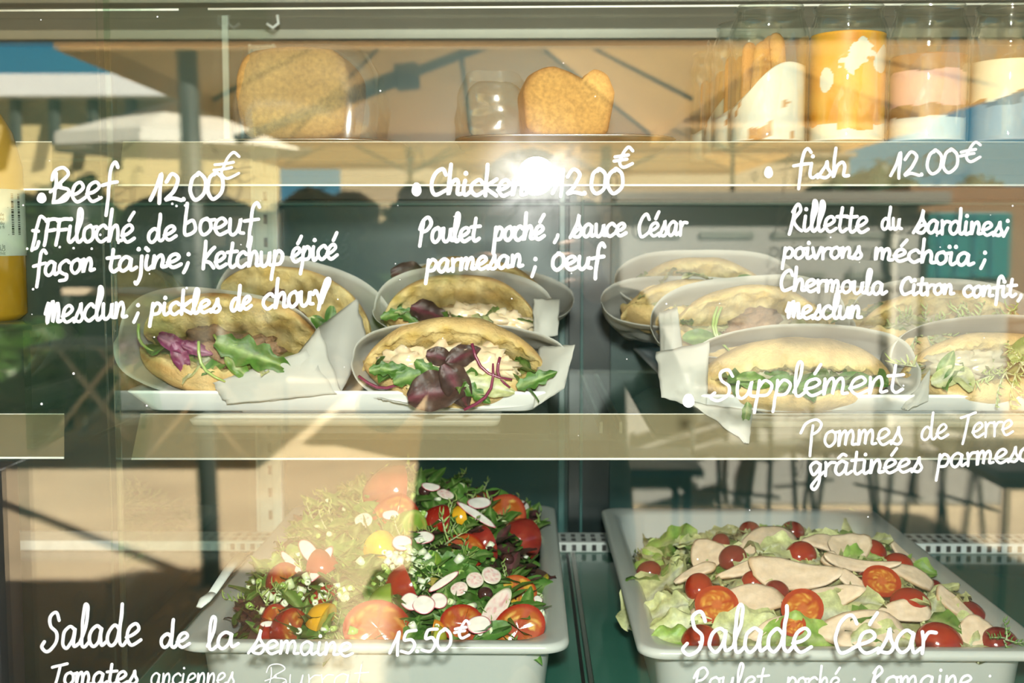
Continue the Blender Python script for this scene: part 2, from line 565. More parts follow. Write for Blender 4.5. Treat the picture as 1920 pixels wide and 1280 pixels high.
# ------------------------------------------------------------------ window of two panes with the handwritten menu
pane = MB().box((-0.90, GLASS_Y, 0.966), (0.95, GLASS_Y + 0.004, 1.8205)).build('window_1', M_glass_out, smooth=False)
tag(pane, 'double glazed front window of the display case with a handwritten white menu', 'window', kind='structure')
MB().box((-0.90, GLASS_Y + 0.024, 0.966), (0.95, GLASS_Y + 0.028, 1.8205)).build('inner_pane', M_glass_in, pane, smooth=False)
fx = P(8, 1150, GLASS_Y).x
MB().box((fx - 0.05, GLASS_Y - 0.008, 0.966), (fx - 0.001, GLASS_Y + 0.036, P(0, 880, GLASS_Y).z), 0.002).build('window_frame', M_black, pane, smooth=False)
# ================================================================== handwriting on the outer pane
GL = {
 'a': (.92, [[(.62,.85),(.38,1.0),(.1,.72),(.06,.25),(.28,0),(.54,.3),(.66,.92),(.62,.35),(.70,.04),(.95,.22)]]),
 'b': (.8, [[(.12,1.9),(.08,.2),(.3,0),(.62,.3),(.5,.85),(.15,.7)]]),
 'c': (.72, [[(.62,.82),(.42,1.0),(.1,.72),(.06,.28),(.32,0),(.66,.22)]]),
 'd': (1.0, [[(.6,.78),(.38,.98),(.1,.7),(.06,.25),(.28,0),(.54,.3),(.68,1.2),(.70,1.95)],[(.70,1.95),(.66,.9),(.68,.2),(.85,.02),(1.02,.22)]]),
 'e': (.78, [[(.02,.38),(.35,.48),(.62,.75),(.44,1.0),(.15,.82),(.06,.35),(.32,0),(.75,.22)]]),
 'f': (.70, [[(.74,1.70),(.58,1.95),(.40,1.6),(.34,.6),(.28,-.7)],[(.0,.82),(.72,.95)]]),
 'F': (.68, [[(.16,1.4),(.10,.6),(.02,-.15)],[(.05,1.30),(.40,1.42),(.72,1.40)],[(.10,.72),(.58,.78)]]),
 'g': (.85, [[(.6,.82),(.35,1.0),(.08,.65),(.28,.05),(.58,.5),(.62,.9),(.60,-.5),(.38,-1.0),(.2,-.75),(.5,-.2),(.85,.25)]]),
 'h': (.82, [[(.14,1.95),(.10,1),(.08,0),(.22,.7),(.46,1.0),(.60,.7),(.58,.12),(.80,.10)]]),
 'i': (.44, [[(.12,.95),(.08,.22),(.2,0),(.44,.22)],'d.14,1.42']),
 'ï': (.44, [[(.12,.95),(.08,.22),(.2,0),(.44,.22)],'d0,1.45','d.36,1.5']),
 'j': (.46, [[(.3,.95),(.28,-.5),(.08,-.9),(-.15,-.62)],'d.32,1.42']),
 'J': (.46, [[(.3,.95),(.26,-.4),(.10,-1.0),(.02,-.9)],'d.1,1.5','d.5,1.55']),
 'k': (.72, [[(.12,1.95),(.08,0)],[(.62,1.05),(.14,.5),(.66,0)]]),
 'K': (.80, [[(.14,1.75),(.06,0)],[(.72,1.35),(.12,.6),(.45,.35),(.74,0)]]),
 'l': (.46, [[(.04,.25),(.28,1.1),(.34,1.85),(.18,1.98),(.1,1.2),(.12,.2),(.28,0),(.50,.24)]]),
 'm': (1.08, [[(.05,.95),(.05,0),(.15,.7),(.35,.98),(.43,.6),(.40,.05),(.5,.7),(.72,.98),(.82,.6),(.78,.1),(1.0,.10)]]),
 'n': (.76, [[(.05,.95),(.05,0),(.18,.7),(.42,.98),(.53,.6),(.5,.1),(.74,.12)]]),
 'o': (.78, [[(.42,1.0),(.13,.8),(.06,.3),(.30,0),(.60,.3),(.58,.8),(.36,1.0),(.55,.88),(.80,.92)]]),
 'O': (.80, [[(.42,1.25),(.10,.9),(.06,.3),(.34,0),(.70,.4),(.66,1.0),(.36,1.25)]]),
 'p': (.75, [[(.12,.98),(.08,.2),(.0,-.85)],[(.10,.55),(.36,1.0),(.64,.72),(.5,.18),(.14,.12)]]),
 'P': (.85, [[(.22,1.55),(.14,.6),(.04,-.25)],[(.0,.95),(.18,1.5),(.55,1.75),(.76,1.35),(.52,.85),(.15,.70)]]),
 'Q': (.95, [[(.30,1.35),(.24,.4),(.22,-.55)],[(-.35,.95),(-.1,1.5),(.45,1.75),(.76,1.45),(.60,1.0),(.28,.78)]]),
 'r': (.58, [[(.05,.95),(.10,.5),(.10,0)],[(.10,.55),(.3,.9),(.56,.9)]]),
 's': (.62, [[(.0,.02),(.30,.7),(.38,1.08),(.42,.65),(.56,.28),(.38,0),(.08,.08)]]),
 'Z': (.78, [[(-.12,.0),(.34,1.0),(.48,1.75),(.45,1.1),(.70,.45),(.50,0),(.1,.12),(.42,.55),(.78,.6)]]),
 't': (.62, [[(.28,1.6),(.22,.8),(.20,.25),(.36,0),(.62,.2)],[(.0,1.0),(.62,1.06)]]),
 'u': (.80, [[(.06,.95),(.06,.25),(.25,0),(.5,.3),(.60,.95),(.58,.2),(.80,.08)]]),
 'v': (.62, [[(.0,.95),(.25,0),(.55,.98)]]),
 'x': (.85, [[(.0,.75),(.15,.95),(.35,.5),(.5,.1),(.62,.4),(.95,1.5),(.80,1.65),(.6,1.1),(.38,-.3)]]),
 'B': (.95, [[(.15,1.45),(.16,.9),(.08,.05)],[(-.05,1.15),(.1,1.6),(.5,1.72),(.74,1.35),(.28,.82),(.80,.62),(.72,.12),(.0,.02),(.4,.12),(.78,.45)],[(-.1,.55),(.4,.85)]]),
 'C': (.90, [[(.80,1.30),(.60,1.68),(.22,1.35),(.06,.6),(.30,0),(.88,.30)]]),
 'E': (.80, [[(.80,1.40),(.46,1.58),(.30,1.0),(.18,.2),(.08,-.45)],[(.08,.75),(.40,.72)],[(.08,-.4),(.36,-.3),(.44,.05)]]),
 'M': (1.08, [[(.0,.6),(.18,1.3),(.14,.9),(.16,.05),(.30,.85),(.46,1.35),(.50,.7),(.50,.1),(.62,.8),(.78,1.2),(.84,.6),(.84,.1),(1.05,.12)]]),
 'S': (.90, [[(.72,1.32),(.52,1.70),(.22,1.50),(.30,1.05),(.60,.70),(.58,.2),(.18,-.12),(-.12,.1),(.02,.35)]]),
 'T': (.80, [[(.0,1.42),(.45,1.55),(.95,1.68)],[(.50,1.55),(.38,.6),(.18,-.35)]]),
 'U': (.80, [[(.0,1.35),(.5,1.5),(1.0,1.62)],[(.50,1.50),(.38,.8),(.34,.0)]]),
 'R': (.78, [[(.22,1.45),(.10,.6),(-.05,-.25)],[(.10,1.25),(.40,1.75),(.58,1.35),(.18,.72),(.40,.25),(.70,.02)]]),
 '0': (.70, [[(.36,1.4),(.10,1.1),(.06,.4),(.30,0),(.62,.35),(.62,1.05),(.36,1.4),(.30,1.3)]]),
 '1': (.52, [[(.0,.1),(.22,.8),(.38,1.42),(.36,.7),(.36,-.1)]]),
 '2': (.72, [[(.06,1.0),(.30,1.42),(.56,1.1),(.40,.5),(.10,.06),(.36,.12),(.72,.0)]]),
 '5': (.66, [[(.64,1.42),(.24,1.36),(.14,.85),(.46,.85),(.62,.42),(.40,0),(.02,.12)]]),
 '.': (.30, ['d.1,.05']),
 ',': (.30, [[(.16,.22),(.14,.0),(.04,-.32)]]),
 ';': (.32, [[(.16,.28),(.10,.0),(.0,-.40)],'d.16,.9']),
 ':': (.30, ['d.1,.8']),
 '€': (.80, [[(.80,1.30),(.60,1.58),(.38,1.1),(.26,.4),(.45,0),(.82,.28)],[(.02,.88),(.62,.98)],[(.0,.55),(.56,.66)]]),
 '•': (.30, ['D.1,.3']),
 ' ': (.45, []),
 "ç": (.72, [[(.62,.82),(.42,1.0),(.1,.72),(.06,.28),(.32,0),(.50,-.1),(.46,-.42),(.12,-.45)]]),
}
GL['é'] = (.78, GL['e'][1] + [[(.40,1.30),(.64,1.78)]])
GL['â'] = (.92, GL['a'][1] + [[(.18,1.25),(.42,1.5),(.60,1.4)]])

def catmull(pts, k=6):
    if len(pts) < 3:
        a, b = pts[0], pts[-1]
        return [lerp(a, b, i / 4) for i in range(5)]
    p = [pts[0]] + list(pts) + [pts[-1]]
    out = []
    for i in range(1, len(p) - 2):
        for j in range(k):
            t = j / k
            out.append(tuple(0.5 * (2 * p[i][c] + (p[i + 1][c] - p[i - 1][c]) * t + (2 * p[i - 1][c] - 5 * p[i][c] + 4 * p[i + 1][c] - p[i + 2][c]) * t * t
                       + (3 * p[i][c] - p[i - 1][c] - 3 * p[i + 1][c] + p[i + 2][c]) * t ** 3) for c in (0, 1)))
    out.append(tuple(pts[-1]))
    return out

INK_Y = GLASS_Y - 0.0002
def ink_stroke(mb, px, hw, layer):
    """a felt-pen stroke through pixels px with half width hw (pixels), a low rounded bead of paint"""
    n = len(px)
    ring = []
    K = 8; dep = 0.00022
    def put(x, y, dx, dy, w, d):
        for k in range(K):
            t = 2 * PI * k / K
            o = math.cos(t) * w
            q = P(x - dy * o, y + dx * o, INK_Y)
            q.y -= math.sin(t) * d + dep * .6
            ring.append(q[:])
    def dirn(i):
        a = px[max(i - 1, 0)]; b = px[min(i + 1, n - 1)]
        l = math.hypot(b[0] - a[0], b[1] - a[1]) or 1
        return (b[0] - a[0]) / l, (b[1] - a[1]) / l
    d0 = dirn(0); d1 = dirn(n - 1)
    for e, k in ((1.0, .15), (.86, .55), (.5, .87)):
        put(px[0][0] - d0[0] * hw * e, px[0][1] - d0[1] * hw * e, d0[0], d0[1], hw * k, dep * k)
    for i in range(n):
        dx, dy = dirn(i)
        w = hw * (1 + 0.13 * nz(px[i][0] * 0.05, px[i][1] * 0.05, layer))
        put(px[i][0], px[i][1], dx, dy, w, dep)
    for e, k in ((.5, .87), (.86, .55), (1.0, .15)):
        put(px[-1][0] + d1[0] * hw * e, px[-1][1] + d1[1] * hw * e, d1[0], d1[1], hw * k, dep * k)
    m_ = len(ring) // K; F = []
    for i in range(m_ - 1):
        for k in range(K):
            F.append((i * K + k, i * K + (k + 1) % K, (i + 1) * K + (k + 1) % K, (i + 1) * K + k))
    F.append(tuple(range(K))[::-1]); F.append(tuple((m_ - 1) * K + k for k in range(K)))
    mb.add(ring, F)

def ink_dot(mb, x, y, rx, ry, layer):
    V = [P(x, y, INK_Y - 0.0003 - 0.00004 * layer)[:]]; F = []
    for k in range(16):
        a = 2 * PI * k / 16
        V.append(P(x + rx * math.cos(a) * (1 + 0.08 * math.sin(3 * a)), y + ry * math.sin(a), INK_Y - 0.0003 - 0.00004 * layer)[:])
    F = [(0, 1 + k, 1 + (k + 1) % 16) for k in range(16)]
    mb.add(V, F)

m, nt, out = new_mat('white_paint_pen')
d_ = node(nt, 'ShaderNodeBsdfPrincipled', Roughness=0.55); 
c_, f_, tc_ = noise_var(nt, (0.60, 0.625, 0.64), 160, 0.05)
nt.links.new(c_, d_.inputs['Base Color'])
t_ = nt.nodes.new('ShaderNodeBsdfTransparent')
mp_ = nt.nodes.new('ShaderNodeMapping'); mp_.inputs['Scale'].default_value = (220, 220, 160)
nt.links.new(tc_.outputs['Object'], mp_.inputs['Vector'])
n_ = node(nt, 'ShaderNodeTexNoise', Scale=1.0, Detail=3)
nt.links.new(mp_.outputs[0], n_.inputs['Vector'])
r_ = node(nt, 'ShaderNodeMapRange')
r_.inputs['From Min'].default_value = 0.55; r_.inputs['From Max'].default_value = 0.80; r_.inputs['To Max'].default_value = 0.18; r_.inputs['To Min'].default_value = 0.03
nt.links.new(n_.outputs['Fac'], r_.inputs['Value'])
mx_ = nt.nodes.new('ShaderNodeMixShader')
nt.links.new(r_.outputs['Result'], mx_.inputs['Fac']); nt.links.new(d_.outputs[0], mx_.inputs[1]); nt.links.new(t_.outputs[0], mx_.inputs[2])
nt.links.new(mx_.outputs[0], out.inputs['Surface'])
M_ink = m

LAYER = [0]
def word(mb, text, x0, x1, b0, b1, xh, hw=4.6, slant=0.06):
    """text from x0 to x1 px, baseline b0 -> b1 px, x-height xh px"""
    adv = sum(GL[ch][0] for ch in text)
    sx = (x1 - x0) / adv
    cur = 0
    for ch in text:
        w, strokes = GL[ch]
        for st in strokes:
            LAYER[0] = (LAYER[0] + 1) % 4
            def topx(p):
                X = x0 + (cur + p[0]) * sx + slant * p[1] * xh
                Yp = b0 + (b1 - b0) * (X - x0) / max(x1 - x0, 1) - p[1] * xh
                j = 0.045 * xh
                return (X + j * nz(X * 0.04, Yp * 0.05, 3.1), Yp + j * nz(X * 0.05, Yp * 0.04, 9.7))
            if isinstance(st, str):
                px = topx(tuple(float(t) for t in st[1:].split(',')))
                k = 1.1 if st[0] == 'd' else 2.0
                ink_dot(mb, px[0], px[1], hw * k, hw * k * 1.05, LAYER[0])
            else:
                ink_stroke(mb, [topx(p) for p in catmull(st)], hw, LAYER[0])
        cur += w

LINES = [
 ('Beef 12.00€ heading', [('Beef', 97, 216, 380, 377, 40, 4.6), ('12.00', 282, 418, 378, 372, 38, 5.0), ('€', 400, 446, 336, 334, 33, 3.6)], [(78, 371, 9, 10)]),
 ('first line of the beef sandwich description', [('EFFiloché', 58, 252, 455, 453, 33, 4.6), ('de', 276, 331, 455, 448, 27, 4.6), ('boeuf', 343, 482, 440, 440, 33, 4.6)], []),
 ('second line of the beef sandwich description', [('façon', 62, 177, 520, 508, 27, 4.6), ('taJine', 200, 340, 510, 500, 27, 4.9), (';', 345, 360, 500, 500, 28, 4.6), ('Ketchup', 379, 532, 503, 498, 30, 4.8), ('épicé', 546, 632, 492, 484, 28, 4.6)], []),
 ('third line of the beef sandwich description', [('Mesclun', 84, 237, 607, 596, 33, 4.6), (';', 252, 264, 594, 594, 26, 4.6), ('pickles', 282, 414, 592, 584, 24, 4.8), ('de', 432, 471, 584, 578, 25, 4.8), ('choux', 492, 612, 580, 570, 30, 4.8)], []),
 ('Chicken 12.00€ heading', [('Chicken', 806, 986, 365, 367, 31, 5.2), ('12.00', 1036, 1168, 365, 362, 35, 5.0), ('€', 1151, 1184, 315, 313, 25, 4.2)], [(781, 355, 9, 13)]),
 ('first line of the chicken sandwich description', [('Poulet', 786, 898, 454, 452, 28, 4.8), ('poché', 926, 1020, 452, 448, 27, 5.0), (',', 1039, 1051, 446, 446, 26, 4.6), ('Zauce', 1072, 1174, 444, 442, 25, 4.6), ('Cézar'.replace('z', 's'), 1196, 1287, 444, 440, 27, 4.2)], []),
 ('second line of the chicken sandwich description', [('parmesan', 799, 980, 511, 500, 25, 4.8), (';', 998, 1008, 508, 508, 26, 4.6), ('Oeuf', 1034, 1130, 506, 504, 26, 5.0)], []),
 ('fish 12.00€ heading', [('fish', 1487, 1592, 334, 332, 30, 4.2), ('12.00', 1670, 1796, 332, 323, 34, 4.2), ('€', 1800, 1836, 305, 301, 24, 3.8)], [(1441, 323, 8, 11)]),
 ('first line of the fish sandwich description', [('Rillette', 1482, 1628, 432, 436, 30, 4.4), ('du', 1652, 1690, 430, 430, 23, 4.0), ('Zardines', 1716, 1880, 436, 442, 26, 4.4), (';', 1882, 1895, 434, 434, 24, 4.4)], []),
 ('second line of the fish sandwich description', [('poivrons', 1468, 1616, 485, 484, 22, 4.4), ('méchoïa', 1640, 1824, 487, 498, 24, 4.6), (';', 1840, 1852, 494, 494, 24, 4.6)], []),
 ('third line of the fish sandwich description', [('Chermoula', 1462, 1660, 544, 552, 24, 4.6), ('Citron', 1688, 1788, 552, 552, 20, 4.6), ('confit', 1806, 1904, 556, 556, 21, 4.6), (',', 1908, 1920, 558, 558, 20, 4.6)], []),
 ('fourth line of the fish sandwich description', [('Mesclun', 1474, 1615, 597, 597, 25, 4.6)], []),
 ('Supplément heading', [('Supplément', 1338, 1692, 748, 736, 34, 4.2)], [(1291, 751, 11, 13)]),
 ('first line under the Supplément heading', [('Qommes', 1512, 1692, 838, 832, 31, 3.6), ('de', 1726, 1778, 826, 820, 27, 3.2), ('Terre', 1800, 1900, 822, 814, 29, 3.2)], []),
 ('second line under the Supplément heading', [('grâtinées', 1516, 1730, 892, 884, 27, 4.0), ('parmesan', 1757, 1965, 878, 860, 27, 3.8)], []),
 ('heading of the weekly salad at 15.50€', [('Salade', 82, 264, 1216, 1208, 42, 4.6), ('de', 300, 356, 1214, 1212, 28, 4.6), ('la', 387, 444, 1218, 1213, 32, 4.6), ('Zemaine', 470, 662, 1224, 1230, 27, 4.0), ('15.50', 730, 846, 1226, 1218, 31, 4.2), ('€', 852, 878, 1197, 1196, 22, 3.8)], []),
 ('first line under the weekly salad heading', [('Tomates', 96, 258, 1284, 1282, 25, 4.0), ('anciennes', 282, 440, 1284, 1284, 24, 2.6), ('Burrat', 500, 690, 1290, 1288, 28, 1.5)], []),
 ('Salade César heading', [('Salade', 1285, 1522, 1222, 1222, 47, 5.0), ('César', 1562, 1754, 1224, 1224, 45, 5.0)], []),
 ('first line under the Salade César heading', [('Poulet', 1300, 1440, 1294, 1292, 26, 3.2), ('poché', 1474, 1576, 1292, 1292, 24, 3.2), (':', 1598, 1606, 1290, 1290, 22, 3.0), ('Romaine', 1632, 1826, 1292, 1290, 26, 3.6), (':', 1852, 1860, 1290, 1290, 30, 3.0)], []),
]
for what, ws, dots in LINES:
    mb = MB()
    ws = [w[:5] + (w[5] * .94, w[6] * .74) for w in ws]
    for d in dots:
        ink_dot(mb, *d, 0)
    for w in ws:
        word(mb, *w)
    o = mb.build('handwriting', M_ink, pane)
    o['label'] = 'white handwritten ' + what
# stray specks of paint
sp = MB()
for k in range(46):
    ink_dot(sp, R.uniform(20, 1900), R.choice([R.uniform(360, 700), R.uniform(20, 1200)]), *(lambda q: (q, q))(R.uniform(0.6, 1.6)), 1)
for x, y in ((323, 382), (331, 386), (347, 385), (51, 466), (188, 440), (112, 463), (138, 465), (172, 466), (222, 455), (62, 542), (350, 540), (78, 757), (138, 700)):
    ink_dot(sp, x, y, 2.2, 2.2, 2)
o = sp.build('paint_speck', M_ink, pane, smooth=False); o['kind'] = 'stuff'
# ================================================================== food: shared shapes
def rot_frame(n, ang=0.0):
    """3x3 with local z along n and local x turned by ang about it"""
    n = Vector(n).normalized()
    ref = Vector((1, 0, 0)) if abs(n.x) < 0.9 else Vector((0, 1, 0))
    y = n.cross(ref).normalized(); x = y.cross(n).normalized()
    Mx = Matrix((x, y, n)).transposed()
    return Mx @ Matrix.Rotation(ang, 3, 'Z')

def place(mb, V, F, C, pos, rot, scale=1.0):
    A = np.array(rot) * scale
    mb.add(np.asarray(V) @ A.T + np.array(pos), F, C)

def leaf_shape(L, Wd, seed=0, curl=0.3, ruffle=0.15, lobes=0.0, nlob=5, c0=(.16, .30, .05), c1=(.30, .42, .10), rib=(.55, .62, .30), nu=8, nv=12, fold=0.25):
    """a leaf along +x from the origin, face up; V, F, C"""
    V = []; C = []
    for j in range(nv + 1):
        t = j / nv
        w = Wd / 2 * (math.sin(PI * min(1, t * 0.96 + 0.03) ** 0.8)) ** 0.75
        if lobes:
            w *= 1 - lobes * (0.5 + 0.5 * math.cos(t * nlob * 2 * PI)) * (1 if 0.05 < t < 0.92 else 0)
        for i in range(nu + 1):
            s = i / nu * 2 - 1
            x = L * t; y = w * s
            z = fold * abs(y) + curl * L * (t * t) * -0.5 + ruffle * Wd * nz(seed + t * 4.0, s * 2.3, seed * 0.7) * (0.3 + abs(s))
            z += ruffle * Wd * 0.35 * math.sin(t * 21 + seed) * abs(s) ** 2
            V.append((x, y, z))
            k = clamp(abs(s) * 1.1 + 0.25 * nz(seed + t * 6, s * 3, 1))
            base = lerp(c0, c1, clamp(0.5 + 0.7 * nz(seed * 1.7 + t * 3, s * 2, 5)))
            C.append(lerp(rib, base, clamp(k * 3.0 * (0.4 + t))))
    n = nu + 1
    F = [(j * n + i, j * n + i + 1, (j + 1) * n + i + 1, (j + 1) * n + i) for j in range(nv) for i in range(nu)]
    return V, F, C

def blob(rx, ry, rz, seed=0, amp=0.25, f=2.0, nu=20, nv=12, c0=(.6, .5, .4), c1=(.8, .7, .6), cf=3.0):
    V = []; F = []; C = []
    for j in range(nv + 1):
        ph = -PI / 2 + PI * j / nv
        for i in range(nu):
            th = 2 * PI * i / nu
            d = Vector((math.cos(ph) * math.cos(th), math.cos(ph) * math.sin(th), math.sin(ph)))
            k = 1 + amp * nz(d.x * f + seed, d.y * f + seed * 2.3, d.z * f)
            V.append((d.x * rx * k, d.y * ry * k, d.z * rz * k))
            C.append(lerp(c0, c1, clamp(0.5 + 0.8 * nz(d.x * cf + seed, d.y * cf, d.z * cf + 7))))
    for j in range(nv):
        for i in range(nu):
            F.append((j * nu + i, j * nu + (i + 1) % nu, (j + 1) * nu + (i + 1) % nu, (j + 1) * nu + i))
    return V, F, C

def slab(outline, th, bend=0.0, colf=None, rings=5, seed=0, bump=0.0006):
    """thin cut slice with outline(angle)->(x,y); top colour colf(rho, angle)"""
    n = 36; V = []; F = []; C = []
    def zt(x, y):
        return bend * (x * x) * 18 + bump * nz(x * 160 + seed, y * 160, seed)
    for side in (1, -1):
        b = len(V)
        o = [outline(2 * PI * k / n) for k in range(n)]
        V.append((0, 0, zt(0, 0) + side * th / 2)); C.append(colf(0, 0, side))
        for r in range(1, rings + 1):
            rho = r / rings
            for k in range(n):
                x, y = o[k][0] * rho, o[k][1] * rho
                e = th / 2 * (1 - 0.45 * max(0, rho - 0.75) / 0.25)
                V.append((x, y, zt(x, y) + side * e)); C.append(colf(rho, 2 * PI * k / n, side))
        for k in range(n):
            f = (b, b + 1 + k, b + 1 + (k + 1) % n)
            F.append(f if side > 0 else f[::-1])
        for r in range(rings - 1):
            for k in range(n):
                f = (b + 1 + r * n + k, b + 1 + (r + 1) * n + k, b + 1 + (r + 1) * n + (k + 1) % n, b + 1 + r * n + (k + 1) % n)
                F.append(f if side > 0 else f[::-1])
    per = 1 + rings * n
    for k in range(n):
        a = 1 + (rings - 1) * n + k; a2 = 1 + (rings - 1) * n + (k + 1) % n
        F.append((a, per + a, per + a2, a2))
    return V, F, C

# ================================================================== trays of sandwiches
def tray(name, label, ua, ub, vt, Y, depth, xr=None, foot=(350, 955)):
    a = P(ua, vt, Y); b = P(ub, vt, Y)
    w = xr or (b.x - a.x); cx = a.x + w / 2; zt = a.z; cy = Y + depth / 2
    root = thing(name, label, 'tray', (cx, cy, SHELF_M), 'white sandwich trays')
    m = MB(); r = 0.012
    zb = P(ua, 771, Y + 0.01).z
    m.loft([rrect(w - 0.09, depth - 0.09, r, zb, cx, cy), rrect(w - 0.046, depth - 0.03, r, zb, cx, cy), rrect(w - 0.038, depth - 0.018, r, zb + 0.002, cx, cy), rrect(w - 0.004, depth - 0.004, r, zt - 0.002, cx, cy),
            rrect(w, depth, r, zt, cx, cy), rrect(w - 0.003, depth - 0.003, r, zt + 0.0015, cx, cy), rrect(w - 0.012, depth - 0.012, r, zt + 0.0005, cx, cy), rrect(w - 0.05, depth - 0.05, r, zb + 0.004, cx, cy)])
    m.build('dish', M_melamine, root)
    f = MB(); ins = 0.052
    f.loft([rrect(w - 2 * ins, depth - 0.05, 0.008, SHELF_M + 0.0062, cx, cy), rrect(w - 2 * ins, depth - 0.05, 0.008, SHELF_M + 0.0052, cx, cy), rrect(w - 2 * ins - 0.004, depth - 0.054, 0.008, SHELF_M + 0.0006, cx, cy)])
    f.loft([rrect(w - 2 * ins - 0.08, depth - 0.14, 0.008, zb + 0.001, cx, cy), rrect(w - 2 * ins - 0.08, depth - 0.14, 0.008, SHELF_M + 0.006, cx, cy)])
    f.build('foot', M_melamine, root)
    return root
trayA = tray('sandwich_tray', 'white tray of beef and chicken sandwiches on the middle shelf', 232, 1041, 735, 1.088, 0.50)
trayB = tray('sandwich_tray', 'white tray of fish sandwiches on the middle shelf above the Caesar salad', 1275, 2080, 742, 1.088, 0.50)

CR0, CR1 = (0.77, 0.56, 0.255), (0.48, 0.22, 0.055)        # pale crust, browned crust
CB0, CB1 = (0.76, 0.60, 0.29), (0.55, 0.37, 0.11)        # crumb

def bread_half(L, Wd, T, seed, top, arch, brown=0.5):
    NS, NT = 72, 40
    V = []; C = []; F = []
    for i in range(NS + 1):
        s = -1 + 2 * i / NS
        s = max(-0.999, min(0.999, s))
        f = (1 - abs(s) ** 2.6) ** 0.55
        for k in range(NT):
            th = 2 * PI * k / NT
            cy, sz = math.cos(th), math.sin(th)
            x = s * L / 2; y = Wd / 2 + Wd / 2 * f * math.copysign(abs(cy) ** 0.85, cy)
            outer = sz < 0
            if outer:
                z = -T * f * abs(sz) ** 0.75 * (1 + 0.10 * nz(x * 40 + seed, y * 40, seed))
            else:
                z = 0.0035 * sz * f + 0.0045 * nz(x * 90 + seed, y * 90, 3) + 0.003 * nz(x * 260, y * 260 + seed, 5)
            z += arch * s * s
            y += 0.003 * nz(x * 30, seed, th)
            if top:
                z = -z
            V.append((x, y, z))
            br = clamp(brown * (0.25 + 1.5 * (nz(x * 25 + seed * 3, y * 30, z * 30) * 0.6 + 0.15)) + 0.5 * max(0, abs(s) - 0.75))
            if outer:
                c = lerp(CR0, CR1, clamp(br + 0.30 * (abs(sz) < 0.35) * brown))
            else:
                c = lerp(CB0, CB1, clamp(0.45 + 1.0 * nz(x * 70 + seed, y * 70, 1)))
            C.append(c)
    for i in range(NS):
        for k in range(NT):
            q = (i * NT + k, i * NT + (k + 1) % NT, (i + 1) * NT + (k + 1) % NT, (i + 1) * NT + k)
            F.append(q if not top else q[::-1])
    F.append(tuple(range(NT))[::-1]); F.append(tuple(NS * NT + k for k in range(NT)))
    return V, F, C

LEAFK = {
 'rocket': dict(c0=(.05, .14, .015), c1=(.10, .22, .035), rib=(.30, .42, .14), lobes=0.45, nlob=4, ruffle=0.10, curl=0.25),
 'green': dict(c0=(.10, .22, .03), c1=(.20, .34, .07), rib=(.45, .52, .22), ruffle=0.22, curl=0.4),
 'baby': dict(c0=(.06, .17, .02), c1=(.10, .24, .04), rib=(.22, .35, .10), ruffle=0.08, curl=0.3),
 'pale': dict(c0=(.55, .58, .24), c1=(.66, .66, .36), rib=(.74, .74, .56), ruffle=0.25, curl=0.4),
 'red': dict(c0=(.050, .027, .022), c1=(.105, .058, .042), rib=(.15, .035, .05), ruffle=0.2, curl=0.5),
 'purple': dict(c0=(.16, .02, .07), c1=(.30, .06, .16), rib=(.42, .20, .30), ruffle=0.3, curl=0.6),
}

def frisee(mb, pos, rot, L, seed, c0=(.36, .50, .10), c1=(.60, .66, .26)):
    """a curly, fringed endive sprig"""
    rr = random.Random(seed)
    stem = [Vector((t * L, 0.12 * L * math.sin(t * 3 + seed), 0.25 * L * t * t)) for t in (0, .25, .5, .75, 1)]
    A = np.array(rot); p0 = np.array(pos)
    def put(pts, w, c):
        q = MB(); q.tube(pts, w, 5, c, flat=0.5)
        mb.add(q.v[0] @ A.T + p0, q.f, q.c[0])
    put(stem, [L * .055, L * .05, L * .04, L * .03, L * .014], lerp(c1, (.75, .76, .55), .5))
    for k in range(9):
        t = 0.2 + 0.8 * k / 8
        b = stem[min(4, int(t * 4))].lerp(stem[min(4, int(t * 4) + 1)], t * 4 - int(t * 4))
        sgn = 1 if k % 2 else -1
        l = L * rr.uniform(.16, .30)
        d1 = Vector((rr.uniform(.2, .8), sgn, rr.uniform(.1, .9))).normalized()
        d2 = Vector((rr.uniform(-.3, 1), sgn * rr.uniform(-.4, 1), rr.uniform(.2, 1.4))).normalized()
        put([b, b + d1 * l * .5, b + d1 * l * .6 + d2 * l * .5, b + d1 * l * .5 + d2 * l], [L * .032, L * .042, L * .030, L * .010], lerp(c0, c1, rr.random()))

